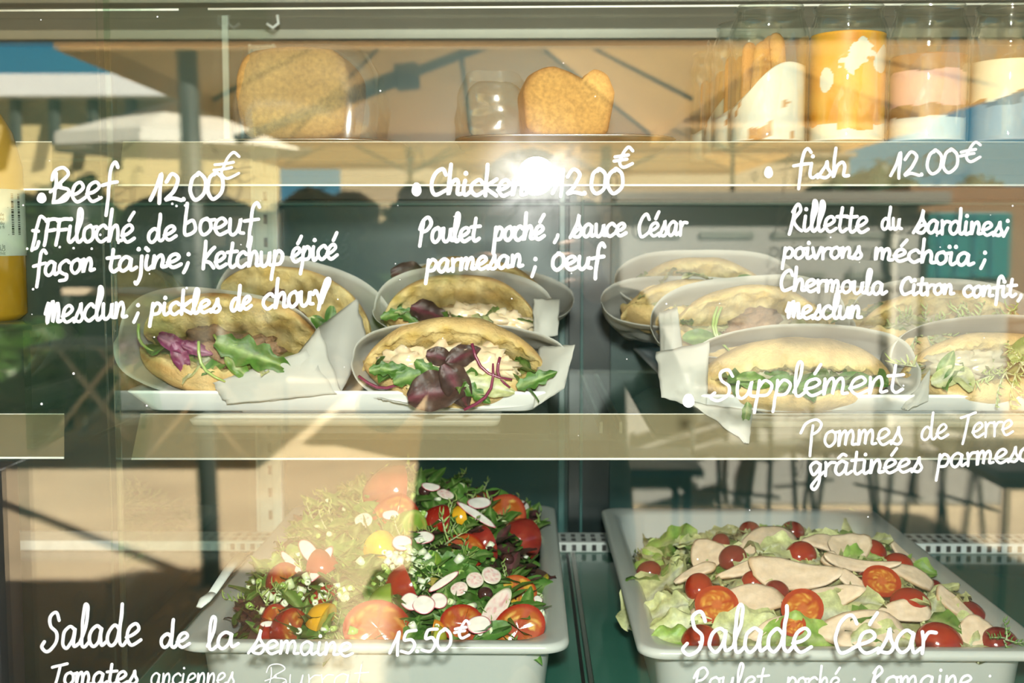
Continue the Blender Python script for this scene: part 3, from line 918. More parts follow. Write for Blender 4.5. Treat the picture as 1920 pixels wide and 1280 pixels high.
SAND = {}
def sandwich(key, label, u, v, Y, L, depth=0.10, T=0.026, gap=0.030, arch=0.018, roll=0, pitch=18, yaw=0, open_deg=20, brown=0.5, spec=(),
             paper=(1.16, 1.0, 0.0, 0.0), plen=0.13, flaps=(), group='filled flat breads in paper', n_fill=10, fill=('rocket', 'baby', 'green'), topT=None, ptop=1.0):
    o = P(u, v, Y)
    seed = abs(hash(key)) % 97 if False else sum(ord(c) * (i + 3) for i, c in enumerate(key)) % 97
    rr = random.Random(seed)
    root = thing('sandwich', label, 'sandwich', o, group)
    Rm = (Matrix.Rotation(math.radians(yaw), 3, 'Z') @ Matrix.Rotation(math.radians(roll), 3, 'Y') @ Matrix.Rotation(math.radians(-pitch), 3, 'X'))
    M4 = Matrix.Translation(o) @ Rm.to_4x4()
    def emit(name, mb, mat, parent=root, **k):
        return mb.xf(M4).build(name, mat, parent, **k)
    # halves
    V, F, C = bread_half(L, depth, T, seed, False, arch, brown)
    lo = MB(); lo.add(np.array(V) + np.array((0, 0, -gap / 2)), F, C); emit('bread_base', lo, M_bread)
    V, F, C = bread_half(L, depth, topT or T, seed + 11, True, arch * 1.15, brown)
    V = np.array(V)
    hy = depth * 0.92
    a = math.radians(open_deg)
    y = V[:, 1] - hy; z = V[:, 2]
    V[:, 1] = hy + y * math.cos(a) + z * math.sin(a)
    V[:, 2] = -y * math.sin(a) + z * math.cos(a) - gap / 2 + 0.004
    hi = MB(); hi.add(V, F, C); emit('bread_lid', hi, M_bread)
    # bed of filling
    fb = MB()
    V2, F2, C2 = blob(L * .42, depth * .40, gap * .42, seed, 0.5, 4, c0=(.10, .16, .03), c1=(.34, .34, .12), cf=9)
    fb.add(np.array(V2) + np.array((0, depth * .52, -gap * .12)), F2, C2)
    emit('filling', fb, M_wet)
    # loose leaves that peep out of the mouth
    for k in range(n_fill):
        kind = fill[k % len(fill)]
        s = -0.82 + 1.64 * (k + rr.random() * .8) / n_fill
        f = (1 - abs(s) ** 2.6) ** 0.55
        yf = depth / 2 - depth / 2 * f
        px = (s * L / 2 * .97, yf + rr.uniform(.004, .022), -gap / 2 + arch * s * s + rr.uniform(.003, .012))
        if kind == 'frisee':
            mb = MB(); frisee(mb, px, Matrix.Rotation(rr.uniform(-2.6, -.6), 3, 'Z') @ Matrix.Rotation(rr.uniform(-.5, .2), 3, 'Y'), rr.uniform(.026, .042), seed * 31 + k)
            emit('salad_leaf', mb, M_leaf)
            continue
        Lk = rr.uniform(.026, .044)
        V3, F3, C3 = leaf_shape(Lk, Lk * rr.uniform(.4, .62), seed + k * 3.3, nu=6, nv=9, **LEAFK[kind])
        rot = Matrix.Rotation(rr.uniform(-2.7, -.4), 3, 'Z') @ Matrix.Rotation(rr.uniform(-.3, .5), 3, 'Y') @ Matrix.Rotation(rr.uniform(-.9, .9), 3, 'X')
        mb = MB(); place(mb, V3, F3, C3, px, rot)
        emit('salad_leaf', mb, M_leaf)
    # what can be told apart in the photograph: (kind, x px from the centre, z px up, size m, angle deg, tilt, forward)
    sc = Y / FPX
    for it in spec:
        kind, dx, dz, sz, an = it[:5]
        fw = it[5] if len(it) > 5 else 0.0
        px = Vector((dx * sc, fw, dz * sc))
        rot = Matrix.Rotation(math.radians(an), 3, 'Y') @ Matrix.Rotation(math.radians(72), 3, 'X')
        sd = seed + dx * .13 + dz * .07
        mb = MB()
        if kind in LEAFK:
            V3, F3, C3 = leaf_shape(sz, sz * (0.62 if kind == 'red' else .46), sd, nu=8, nv=14, **LEAFK[kind])
            place(mb, np.array(V3) - np.array((sz / 2, 0, 0)), F3, C3, px, rot)
            emit({'red': 'red_leaf', 'purple': 'red_cabbage'}.get(kind, 'salad_leaf'), mb, M_leaf)
        elif kind in ('meat', 'chicken', 'fish', 'egg'):
            c0, c1 = {'meat': ((.20, .10, .05), (.38, .23, .13)), 'chicken': ((.78, .58, .36), (.86, .70, .50)), 'fish': ((.42, .36, .24), (.58, .52, .38)), 'egg': ((.80, .58, .12), (.85, .80, .62))}[kind]
            V3, F3, C3 = blob(sz / 2, sz * .30, sz * .26, sd, .7, 2.4, c0=c0, c1=c1, nu=26, nv=16)
            place(mb, V3, F3, C3, px + Vector((0, .014, 0)), Matrix.Rotation(math.radians(an), 3, 'Y'))
            emit({'meat': 'beef_piece', 'chicken': 'chicken_piece', 'fish': 'sardine_paste', 'egg': 'egg_piece'}[kind], mb, M_meat if kind == 'meat' else M_wet)
        elif kind == 'tomato':
            V3, F3, C3 = blob(sz / 2, sz * .35, sz * .2, sd, .2, 2, c0=(.45, .05, .02), c1=(.55, .10, .03))
            place(mb, V3, F3, C3, px + Vector((0, .01, 0)), Matrix.Rotation(math.radians(an), 3, 'Y'))
            emit('tomato_slice', mb, M_tomato)
        elif kind == 'frisee':
            for q in range(5):
                frisee(mb, px, Matrix.Rotation(math.radians(an + q * 55 - 100), 3, 'Y') @ Matrix.Rotation(.5, 3, 'X'), sz * (.7 + .1 * q), int(sd * 10) + q)
            emit('frisee_leaf', mb, M_leaf)
        elif kind in ('stem', 'redstem'):
            c = (.34, .46, .12) if kind == 'stem' else (.20, .03, .07)
            d = Vector((math.cos(math.radians(an)), 0, -math.sin(math.radians(an))))
            nrm = Vector((d.z, 0, -d.x))
            pts = [px + d * sz * (t - .5) + nrm * sz * .22 * math.sin(PI * t) for t in (0, .2, .4, .6, .8, 1)]
            mb.tube(pts, [.0014, .0016, .0016, .0015, .0013, .0009], 7, c)
            emit('leaf_stem', mb, M_wet)
    # paper sleeve: rim hugging the bread, narrowing to the back
    A, B, dx, dz = paper
    A *= L / 2; B *= gap * .35 + 0.72 * depth * math.sin(a) + (topT or T) * .55 - .004; Bb = T + gap / 2 + .002
    def sleeve(p, t):
        ang = 2 * PI * p
        c, s_ = math.cos(ang), math.sin(ang)
        e = 0.78
        shr = 1 - 0.30 * t ** 1.6
        x = dx + A * shr * math.copysign(abs(c) ** e, c)
        zz = (B * ptop if s_ > 0 else Bb) * (1 - (0.80 if s_ > 0 else 0.4) * t ** .8) * math.copysign(abs(s_) ** e, s_)
        z = dz + zz + 0.004
        front = 0.016 + 0.012 * (s_ > 0) + 0.012 * nz(c * 1.3 + seed, s_ * 1.3, 2)
        y = front + t * plen
        k = 0.0045 * (0.2 + t) * (nz(ang * 1.5 + seed, t * 4, 1) + 0.6 * abs(nz(ang * 3 + seed, t * 7, 8)))
        x += k * c; z += k * s_ * 1.5
        return (x, y, z)
    if ptop == 1.0: ptop = .8
    pm = MB(); pm.grid(sleeve, 72, 14, closed_u=True, col=(1, 1, 1))
    emit('paper_sleeve', pm, M_paper, solid=0.00025)
    for fl in flaps:
        paper_flap(root, fl, seed)
    SAND[key] = root
    return root

def paper_flap(root, fl, seed):
    """a folded corner of the sheet: corners given as (u, v, Y)"""
    q = [P(*c) for c in fl[0]]
    bulge = fl[1] if len(fl) > 1 else 0.006
    def f(s, t):
        p = q[0].lerp(q[1], s).lerp(q[3].lerp(q[2], s), t)
        b = bulge * math.sin(PI * s) * math.sin(PI * t)
        k = 0.0015 * nz(s * 5 + seed, t * 5, seed)
        return (p.x + k, p.y - b + k, p.z + k)
    m = MB(); m.grid(f, 16, 16, col=(1, 1, 1))
    m.build('paper_fold', M_paper, root, solid=0.00025)

sandwich('beef_front', 'beef sandwich in paper with a big rocket leaf, left front of the white tray', 412, 664, 1.085, .180, depth=.105, T=.031, gap=.032, arch=.010, roll=7, pitch=3, open_deg=40, brown=.75, topT=.024,
    spec=[('meat', -20, 10, .066, 6, .014), ('meat', 45, 8, .05, -14, .014), ('meat', 10, -8, .04, 5, .008), ('rocket', 66, 8, .074, 12, -.006), ('green', 40, -20, .034, 40, -.004), ('purple', -85, 10, .034, 20, -.004), ('purple', -70, -18, .034, 60, -.002), ('purple', -45, 6, .03, 10, 0),
          ('stem', -10, -14, .045, 50, -.006), ('stem', 10, 30, .024, 15, -.004), ('stem', -140, 14, .03, 55, -.002)], n_fill=4, fill=('baby', 'pale'),
    paper=(1.10, 1.12, -.008, .0), ptop=.72, flaps=[([(598, 612, 1.10), (640, 735, 1.09), (505, 752, 1.085), (560, 660, 1.10)], .010), ([(575, 655, 1.09), (632, 738, 1.082), (425, 757, 1.078), (398, 718, 1.083)], .004)])
sandwich('beef_back', 'beef sandwich in paper standing behind the one with the big rocket leaf', 535, 588, 1.19, .172, depth=.10, T=.026, gap=.034, arch=.012, roll=16, pitch=16, open_deg=44, brown=.5, topT=.022,
    spec=[('meat', -35, 0, .06, 0, .01), ('meat', -40, 20, .03, -70, .006), ('meat', 10, -6, .05, 10, .008), ('baby', 75, -6, .03, 30, -.006), ('baby', 95, 2, .028, -30, -.006), ('baby', 84, 14, .026, 80, -.004), ('pale', 66, -10, .03, 20, -.006)], n_fill=7, fill=('baby', 'pale', 'green'),
    paper=(1.10, 1.02, .012, .004), ptop=.80, flaps=[([(668, 560, 1.2), (690, 640, 1.19), (640, 735, 1.16), (588, 620, 1.18)], .012)])
sandwich('chicken_front', 'chicken sandwich with a large dark red leaf, right front of the white tray', 848, 690, 1.08, .180, depth=.105, T=.026, gap=.034, arch=.018, roll=2, pitch=3, open_deg=30, brown=.35, topT=.027,
    spec=[('chicken', -85, 6, .05, 0, .006), ('chicken', -30, 12, .05, -20, .004), ('chicken', 55, 12, .06, 10, .002), ('chicken', 15, -2, .04, 30, 0), ('chicken', 95, 4, .035, 30, .004),
          ('red', -20, -38, .060, -18, -.022), ('red', 12, -30, .046, 55, -.018), ('red', 20, 26, .034, -30, -.004), ('red', -20, 20, .03, 10, 0), ('redstem', 75, 16, .05, 40, -.006), ('redstem', 52, -30, .05, -60, -.020), ('redstem', -130, -22, .045, 2, -.004), ('redstem', 100, -4, .03, 70, -.004),
          ('rocket', -65, -14, .045, -20, -.010), ('rocket', -100, -10, .035, 10, -.006), ('rocket', -120, -4, .035, -10, -.006), ('rocket', -40, -8, .035, 35, -.008), ('rocket', 45, -42, .035, 30, -.012), ('rocket', 160, -14, .04, -25, -.004), ('egg', -58, -36, .022, 0, -.018), ('pale', 70, -28, .05, 8, -.008)], n_fill=9, fill=('rocket', 'baby', 'green'),
    paper=(1.13, 1.08, .006, .002), ptop=.55, flaps=[([(1010, 650, 1.13), (1078, 646, 1.10), (1058, 728, 1.09), (1000, 765, 1.085)], .008), ([(700, 745, 1.08), (830, 765, 1.076), (806, 768, 1.074), (740, 752, 1.076)], .001)])
sandwich('chicken_mid', 'chicken sandwich with a small dark leaf, in the row behind the front chicken sandwich', 860, 592, 1.185, .162, depth=.10, T=.018, gap=.022, arch=.015, roll=3, pitch=14, open_deg=32, brown=.5, topT=.020,
    spec=[('chicken', 60, 2, .05, 0, .004), ('chicken', 20, 6, .05, 10, .006), ('chicken', 95, -2, .045, 10, .006), ('red', -52, 2, .042, 12, -.006), ('rocket', -115, -2, .035, -20, -.002), ('rocket', -90, -10, .03, 30, -.002)], n_fill=7, fill=('rocket', 'pale', 'green'),
    paper=(1.16, 1.25, .004, .004), ptop=.72, flaps=[([(1000, 560, 1.2), (1050, 560, 1.2), (1046, 628, 1.18), (1000, 640, 1.175)], .008)])
sandwich('chicken_back', 'chicken sandwich mostly hidden at the back of the chicken row', 890, 530, 1.295, .175, depth=.10, T=.022, gap=.026, arch=.014, roll=6, pitch=20, open_deg=22, brown=.4,
    spec=[('red', -115, 2, .05, -10, -.004), ('pale', -60, 4, .05, 0, -.004), ('pale', 10, 2, .05, 20, -.004), ('baby', 60, -4, .03, 20, -.004)], n_fill=8, fill=('pale', 'green', 'rocket'), paper=(1.16, 1.0, .01, -.004), ptop=.7)
sandwich('fish_front', 'fish sandwich with a green filling, at the front of the fish tray', 1510, 712, 1.08, .186, depth=.10, T=.026, gap=.020, arch=.009, roll=-1, pitch=2, open_deg=12, brown=.4, topT=.033,
    spec=[('fish', -60, -8, .05, 0, .012), ('fish', 60, -6, .05, 0, .012), ('baby', -30, -8, .04, 8, -.004), ('baby', 30, -8, .045, -6, -.004), ('baby', 90, -2, .04, -8, -.004), ('green', -95, 0, .035, 8, -.004), ('green', -118, -58, .022, 95, -.02)], n_fill=12, fill=('baby', 'rocket', 'baby'),
    paper=(1.16, 1.25, .004, .003), ptop=.95, flaps=[([(1330, 640, 1.11), (1325, 770, 1.085), (1240, 745, 1.09), (1230, 660, 1.12)], .012), ([(1290, 752, 1.075), (1412, 770, 1.070), (1404, 832, 1.040), (1396, 828, 1.042)], .003), ([(1690, 765, 1.09), (1745, 690, 1.10), (1740, 752, 1.085), (1700, 768, 1.08)], .004)])
sandwich('fish_right', 'fish sandwich with curly endive and a silver fillet, beside the front fish sandwich', 1872, 684, 1.085, .150, depth=.10, T=.026, gap=.034, arch=.010, roll=-3, pitch=3, open_deg=22, brown=.3, topT=.018,
    spec=[('fish', -60, 2, .055, 0, .010), ('fish', -20, 4, .05, 0, .010), ('frisee', 30, -2, .034, 0, -.012), ('frisee', 5, -14, .03, 60, -.010), ('frisee', 46, 8, .03, -40, -.010), ('green', 52, 34, .045, -30, -.010), ('pale', -90, -14, .04, -20, -.002), ('green', -96, 6, .03, -60, 0)], n_fill=8, fill=('frisee', 'pale', 'green'),
    paper=(1.20, 1.10, 0, .002))
sandwich('fish_mid_left', 'fish sandwich with tomato and a green stalk in the second row', 1415, 608, 1.19, .172, depth=.10, T=.022, gap=.028, arch=.018, roll=-3, pitch=12, open_deg=30, brown=.3,
    spec=[('meat', 5, 4, .055, -10, .002), ('tomato', -10, -22, .05, -8, 0), ('stem', -62, -6, .045, 80, -.008), ('stem', -58, -8, .045, 84, -.010), ('baby', -100, -20, .04, 0, -.002), ('fish', 45, 2, .03, 0, 0)], n_fill=7, fill=('green', 'pale'),
    paper=(1.18, 1.15, 0, .002), flaps=[([(1235, 585, 1.2), (1270, 575, 1.19), (1285, 690, 1.15), (1240, 720, 1.14)], .008)])
sandwich('fish_mid_right', 'fish sandwich full of frisee, in the second row at the end of the fish tray', 1795, 608, 1.19, .178, depth=.10, T=.022, gap=.028, arch=.014, roll=2, pitch=12, open_deg=26, brown=.35,
    spec=[('fish', -40, -2, .05, 0, .012), ('fish', 40, -2, .05, 0, .012), ('frisee', 20, 0, .03, 0, -.006), ('frisee', 90, -6, .03, -20, -.006), ('frisee', -60, -8, .028, 20, -.004)], n_fill=12, fill=('frisee', 'pale', 'frisee', 'green'),
    paper=(1.12, 1.15, 0, .002))
sandwich('fish_mid', 'fish sandwich half hidden between the two of the second row', 1602, 582, 1.255, .130, depth=.09, T=.020, gap=.020, arch=.010, pitch=18, open_deg=18, brown=.2, n_fill=8, fill=('green', 'pale'), paper=(1.15, 1.1, 0, 0))
sandwich('fish_back_left', 'fish sandwich at the back left of the fish tray', 1320, 522, 1.31, .165, depth=.10, T=.022, gap=.022, arch=.016, roll=0, pitch=18, open_deg=16, brown=.3, n_fill=9, fill=('green', 'baby', 'pale'), paper=(1.25, 1.35, .006, 0))
sandwich('fish_back', 'fish sandwich at the very back, only its pale paper rim showing', 1300, 560, 1.265, .150, depth=.09, T=.020, gap=.020, arch=.012, pitch=18, open_deg=14, brown=.2, n_fill=5, fill=('pale',), paper=(1.3, 1.3, 0, 0))
# ================================================================== upper shelf
def loaf(key, label, ua, ub, vt, vb, Y, depth, seed, cleft=0.0, dark=0.0, spotty=.3, turn=0, name='cake_loaf', wrap=None):
    a = P(ua, vb, Y); b = P(ub, vt, Y)
    w = b.x - a.x; h = b.z - a.z
    root = thing(name, label, 'cake', ((a.x + b.x) / 2, Y + depth / 2, a.z))
    m = MB(); n = 56; loops = []; cols = []
    def section(y, k):
        out = []
        for i in range(n):
            th = 2 * PI * i / n
            c, s_ = math.cos(th), math.sin(th)
            e = 0.42 if s_ < 0 else 0.55
            x = w / 2 * math.copysign(abs(c) ** e, c)
            z = h / 2 + h / 2 * math.copysign(abs(s_) ** (0.35 if s_ < 0 else 0.6), s_)
            if s_ > 0:
                z -= cleft * h * math.exp(-((x / w - 0.10) / 0.10) ** 2) * (s_ ** 2)
                z += 0.03 * h * nz(x * 60 + seed, y * 20, 1)
            g = 1 - 0.08 * (1 if z < h * .5 else 0) * (1 - z / (h * .5))
            x = x * g + 0.0025 * nz(z * 70 + seed, y * 40, x * 30)
            out.append((x * k, y, h / 2 + (z - h / 2) * k))
        return out
    ys = [0.0, 0.0012, 0.004] + [depth * t for t in (.12, .3, .5, .7, .9, .97, 1)]
    ks = [0.955, 0.985, 1, 1, 1, 1, 1, 1, .97, .9]
    for y, k in zip(ys, ks):
        loops.append(section(y, k))
    # rounded faces: rings towards the middle of the cut face
    face = [[(p[0] * q, -0.0002 + 0.0012 * nz(p[0] * q * 200 + seed, p[2] * 200, 4), h / 2 + (p[2] - h / 2) * q) for p in loops[0]] for q in (.02, .25, .5, .75, .92)]
    loops = face + loops
    C = []
    for li, Lp in enumerate(loops):
        for p in Lp:
            t = clamp(0.5 + 0.6 * nz(p[0] * 28 + seed, p[1] * 45, p[2] * 28))
            cf = lerp((.54, .32, .105), (.43, .235, .065), t)
            sp_ = nz(p[0] * 230 + seed, p[1] * 230, p[2] * 230)
            if sp_ > 0.9: cf = lerp(cf, (.22, .10, .03), spotty)
            crust = lerp((.30, .13, .035), (.14, .06, .02), t)
            edge = 1.0 if li >= 6 else (0.75 if li == 5 else (.30 if li == 4 else 0.0))
            C.append(lerp(cf, crust, clamp(edge * (.45 + dark))))
    m.loft(loops, cap1=True, col=np.array(C))
    Mt = Matrix.Translation(Vector(((a.x + b.x) / 2, Y, a.z))) @ Matrix.Rotation(math.radians(turn), 4, 'Z')
    m.xf(Mt).build('cake', M_cake, root)
    return root, w, h, Mt

def platter(label, ua, ub, Y, depth, vtop, z0):
    a = P(ua, vtop, Y); b = P(ub, vtop, Y)
    cx = (a.x + b.x) / 2; w = b.x - a.x; cy = Y + depth / 2
    root = thing('steel_platter', label, 'platter', (cx, cy, z0))
    m = MB(); zt = a.z
    m.loft([rrect(w - .05, depth - .05, .03, z0 + .0016, cx, cy, 10), rrect(w - .05, depth - .05, .03, z0 + .0006, cx, cy, 10), rrect(w - .02, depth - .02, .05, z0 + .0012, cx, cy, 10), rrect(w - .004, depth - .004, .06, zt - .0025, cx, cy, 10),
            rrect(w, depth, .06, zt - .0012, cx, cy, 10), rrect(w - .0008, depth - .0008, .06, zt, cx, cy, 10), rrect(w - .004, depth - .004, .06, zt - .0008, cx, cy, 10), rrect(w - .022, depth - .022, .05, z0 + .0028, cx, cy, 10)])
    m.build('dish', M_steel, root)
    return root
ZU = SHELF_U
platter('oval steel platter under the golden cake slice', 352, 745, 1.10, .24, 259, ZU)
platter('oval steel platter under the cracked cake', 845, 1282, 1.09, .24, 251, ZU)
r1, w1, h1, Mt1 = loaf('golden', 'golden cake slice in cling film at the head of the upper shelf', 440, 654, 87, 262, 1.125, .085, 3.1, 0.0, 0.25, .25, turn=-4)
film = MB()
film.loft([rrect(w1 + .030, .10, .03, 0.001, .008, .045), rrect(w1 + .036, .105, .03, h1 * .35, .009, .045), rrect(w1 + .024, .10, .03, h1 * .75, .008, .045), rrect(w1 + .004, .09, .03, h1 * 1.02, .004, .042)], cap0=False, cap1=True)
film.xf(Mt1).build('cling_film', M_film, r1)
r2, w2, h2, Mt2 = loaf('dipped', 'cake with a cracked domed top on the second steel platter', 982, 1153, 124, 258, 1.15, .10, 8.4, 0.20, 0.55, .5, turn=5)  # dark reflection of a parasol strut put into the shape as a dip
# wrapped cake beside it, the shade inside the film painted as dark teal
r3, w3, h3, Mt3 = loaf('wrapped', 'cake in clear film, painted dark for shade, beside the cracked cake', 872, 978, 150, 258, 1.22, .09, 5.2, 0.05, 0.9, .6, turn=-6)
for ch in r3.children:
    ch.data.materials.clear(); ch.data.materials.append(pmat('shade_painted_cake', (.035, .075, .075), 0.6, nscale=50, namt=.5, bump=.3))
f3 = MB()
def bag(p, t):
    ang = 2 * PI * p
    ww = w3 * (1.30 - 0.10 * t) + .004; dd = .12
    c, s_ = math.cos(ang), math.sin(ang)
    x = ww / 2 * math.copysign(abs(c) ** .6, c) - .004; y = .045 + dd / 2 * math.copysign(abs(s_) ** .6, s_)
    z = h3 * 1.12 * t
    k = .003 * nz(ang * 2.2, t * 5, 3)
    pin = 1 - 0.25 * t ** 4
    return (x * pin + k, y * pin + k, z + .002 * nz(ang * 3, t * 2, 9) + .001)
f3.grid(bag, 60, 16, closed_u=True, col=(1, 1, 1))
f3.xf(Mt3).build('cling_film', M_film, r3)

# ------------------------------------------------------------------ dessert jars
JR, JH = 0.0368, 0.1235
def jar_body(x, y, z0, parent):
    m = MB()
    o = [(JR * .5, .0), (JR * .93, .0002), (JR * .99, .003), (JR, .008), (JR, .096), (JR * .985, .102), (JR * .93, .108), (JR * .88, .112), (JR * .865, .116), (JR * .865, .119), (JR * .885, .1200), (JR * .885, .1222), (JR * .86, JH), (JR * .82, .1228),
         (JR * .81, .119), (JR * .83, .110), (JR * .93, .1), (JR * .945, .09), (JR * .945, .006), (JR * .9, .0035), (0.0005, .0035)]
    m.lathe(o, (x, y, z0), 48)
    return m.build('glass', M_jar, parent)
RI = JR * .935
def fill_layers(x, y, z0, prof, parent, name, mat=M_cream, wob=0.0, seed=0):
    """contents of a jar: prof = [(z, colour)] from the bottom"""
    m = MB(); n = 48; V = []; C = []; F = []
    N = 60; zt = prof[-1][0]
    for j in range(N + 1):
        for k in range(n):
            w = 2 * PI * k / n
            zz = 0.0040 + (zt - .004) * j / N
            q = zz + wob * nz(math.cos(w) * 1.6 + seed, math.sin(w) * 1.6, zz * 60 + seed)
            c = prof[-1][1]
            for pz, pc in prof:
                if q <= pz: c = pc; break
            V.append((x + RI * math.cos(w), y + RI * math.sin(w), z0 + zz)); C.append(c)
    for j in range(N):
        for k in range(n):
            F.append((j * n + k, j * n + (k + 1) % n, (j + 1) * n + (k + 1) % n, (j + 1) * n + k))
    F.append(tuple(range(n))[::-1]); F.append(tuple(N * n + k for k in range(n)))
    m.add(V, F, np.array(C))
    return m.build(name, mat, parent)
WHITE, SPONGE, ORANGE, PINK, COCOA = (.76, .72, .63), (.46, .20, .06), (.78, .27, .008), (.66, .36, .34), (.32, .16, .08)
def jar_thing(u, Y, label, group):
    x = P(u, 262, Y).x
    return thing('dessert_jar', label, 'dessert jar', (x, Y, ZU), group), x
JY = 1.125
GJ = 'dessert jars on the upper shelf'
# jar of tiramisu: cream with sponge fingers on end
def tiramisu(u, Y, label, detail=True):
    t, x = jar_thing(u, Y, label, GJ)
    m = MB(); n = 48; V = []; C = []; F = []; N = 40
    for j in range(N + 1):
        for k in range(n):
            w = 2 * PI * k / n
            zt = .052 + .022 * math.cos(w + 0.55) + .004 * math.sin(3 * w)
            zz = .004 + (zt - .004) * j / N
            c = WHITE
            if math.sin(w) < -.2 and nz(w * 2.3, zz * 55, 4) > .33 and zz < .04: c = SPONGE
            V.append((x + RI * math.cos(w), Y + RI * math.sin(w), ZU + zz)); C.append(c)
    for j in range(N):
        for k in range(n):
            F.append((j * n + k, j * n + (k + 1) % n, (j + 1) * n + (k + 1) % n, (j + 1) * n + k))
    F.append(tuple(range(n))[::-1]); F.append(tuple(N * n + k for k in range(n)))
    m.add(V, F, np.array(C)); m.build('cream', M_cream, t)
    for (dx, dy, rz, h, lean, wd) in ((-.017, -.021, .3, .086, .10, .0105), (-.004, -.018, -.1, .091, .05, .0100), (.015, -.018, .5, .092, -.12, .0085), (-.024, .004, .8, .088, .06, .009), (.0, .014, .2, .09, .0, .009)):
        f = MB(); prof = [(.0, .0)] + [(.8, .0)] + [(1, .004)] + [(1, h - .009)] + [(.85, h - .004)] + [(.5, h - .001)] + [(.05, h)]
        f.lathe([(max(p[0], .01) * wd, p[1]) for p in prof], (0, 0, 0), 20, (.66, .40, .16))
        V = f.v[0]; V[:, 1] *= .62
        V[:, 0] += V[:, 2] * lean
        cc = np.array([lerp((.58, .29, .08), (.42, .16, .04), clamp(.5 + .9 * nz(p[0] * 90, p[1] * 90, p[2] * 60 + dx * 99))) for p in V]); f.c = [cc]
        f.xf(Matrix.Translation((x + dx * .82, Y + dy * .82, ZU + .006)) @ Matrix.Rotation(rz, 4, 'Z')).build('sponge_finger', M_bread, t)
    jar_body(x, Y, ZU, t)
    return t
t1 = tiramisu(1438, JY, 'jar of cream with standing sponge fingers, first in the front row')
for k, (yy, lab) in enumerate(((1.215, 'jar of cream and sponge fingers directly behind the first jar'), (1.305, 'third jar of sponge fingers in the line behind the first jar'), (1.395, 'jar of sponge fingers at the far end of the line behind the first jar'))):
    dup(t1, (t1.location.x + (-.002, .002, -.001)[k], yy, ZU), (.35, -.3, .5)[k], lab)
t2, x2 = jar_thing(1586, JY, 'jar of bright orange fruit mousse with white patches', GJ)
m = MB(); n = 150; V = []; C = []; F = []; N = 130; ztop = .098
for j in range(N + 1):
    for k in range(n):
        w = 2 * PI * k / n
        zz = .004 + (ztop - .004) * j / N
        a_ = ((w + PI / 2 + PI) % (2 * PI)) - PI
        d = nz(math.cos(w) * 2.2 + 3, math.sin(w) * 2.2, zz * 34 + 1.5)
        c = lerp(ORANGE, (.80, .40, .03), clamp(.5 + d))
        patch = math.hypot((a_ - .02) / .42, (zz - .0765 - .006 * math.sin(a_ * 5)) / .0125)
        if patch < 1 + .5 * nz(a_ * 5, zz * 200, 2): c = WHITE
        if math.hypot((a_ + .85) / .22, (zz - .056) / .010) < 1 + .5 * d: c = WHITE
        if math.hypot((a_ - .85) / .35, (zz - .073) / .010) < 1 + .6 * d: c = WHITE
        if zz < .012 + .006 * (abs(a_) > .5) + .004 * d: c = WHITE
        V.append((x2 + RI * math.cos(w), JY + RI * math.sin(w), ZU + zz)); C.append(c)
for j in range(N):
    for k in range(n):
        F.append((j * n + k, j * n + (k + 1) % n, (j + 1) * n + (k + 1) % n, (j + 1) * n + k))
F.append(tuple(range(n))[::-1]); F.append(tuple(N * n + k for k in range(n)))
m.add(V, F, np.array(C)); m.build('fruit_mousse', M_cream, t2); jar_body(x2, JY, ZU, t2)
t3, x3 = jar_thing(1737, JY, 'jar layered in white, brown and pink with a brown top', GJ)
fill_layers(x3, JY, ZU, [(.024, (.80, .72, .66)), (.034, (.20, .10, .045)), (.064, PINK), (.079, (.17, .075, .04))], t3, 'layered_cream', wob=.004, seed=4); jar_body(x3, JY, ZU, t3)
t4, x4 = jar_thing(1889, JY, 'jar of pale cream dusted with brown crumbs at the end of the row', GJ)
fill_layers(x4, JY, ZU, [(.036, (.42, .36, .34)), (.042, (.20, .12, .05)), (.074, (.80, .72, .56))], t4, 'layered_cream', wob=.018, seed=9); jar_body(x4, JY, ZU, t4)

for o in list(COL.objects):
    if o.name.startswith('dessert_jar'): o.scale = (1, 1, 1.045)
# ================================================================== salad pans on the green deck
PANZ = CAMZ - 0.337
def pan(label, u0, u1, Yf, depth):
    a = P(u0, 1230, Yf); b = P(u1, 1230, Yf); w = b.x - a.x; cx = (a.x + b.x) / 2; cy = Yf + depth / 2; z = PANZ
    root = thing('salad_pan', label, 'serving pan', (cx, cy, 1.036), 'white salad pans')
    m = MB()
    L = lambda i, zz, r: rrect(w - 2 * i, depth - 2 * i, r, zz, cx, cy, 8)
    m.loft([L(.034, 1.0368, .02), L(.026, 1.0368, .022), L(.0225, 1.042, .024), L(.016, z - .012, .026), L(.0145, z - .0095, .026), L(.003, z - .0090, .022), L(.0006, z - .0075, .022), L(0, z - .004, .022), L(.0012, z - .0006, .022), L(.004, z, .022), L(.013, z - .0006, .020), L(.0185, z - .002, .03), L(.022, z - .006, .035), L(.027, z - .05, .03), L(.034, 1.042, .03)])
    m.build('dish', M_pan, root)
    return root, cx, cy, w, depth
panA = pan('white pan heaped with mixed tomato salad, at the bottom of the case', 323, 1069, 0.962, .530)
panB = pan('white pan of Caesar salad with chicken, at the bottom of the case', 1198, 1985, 0.950, .530)

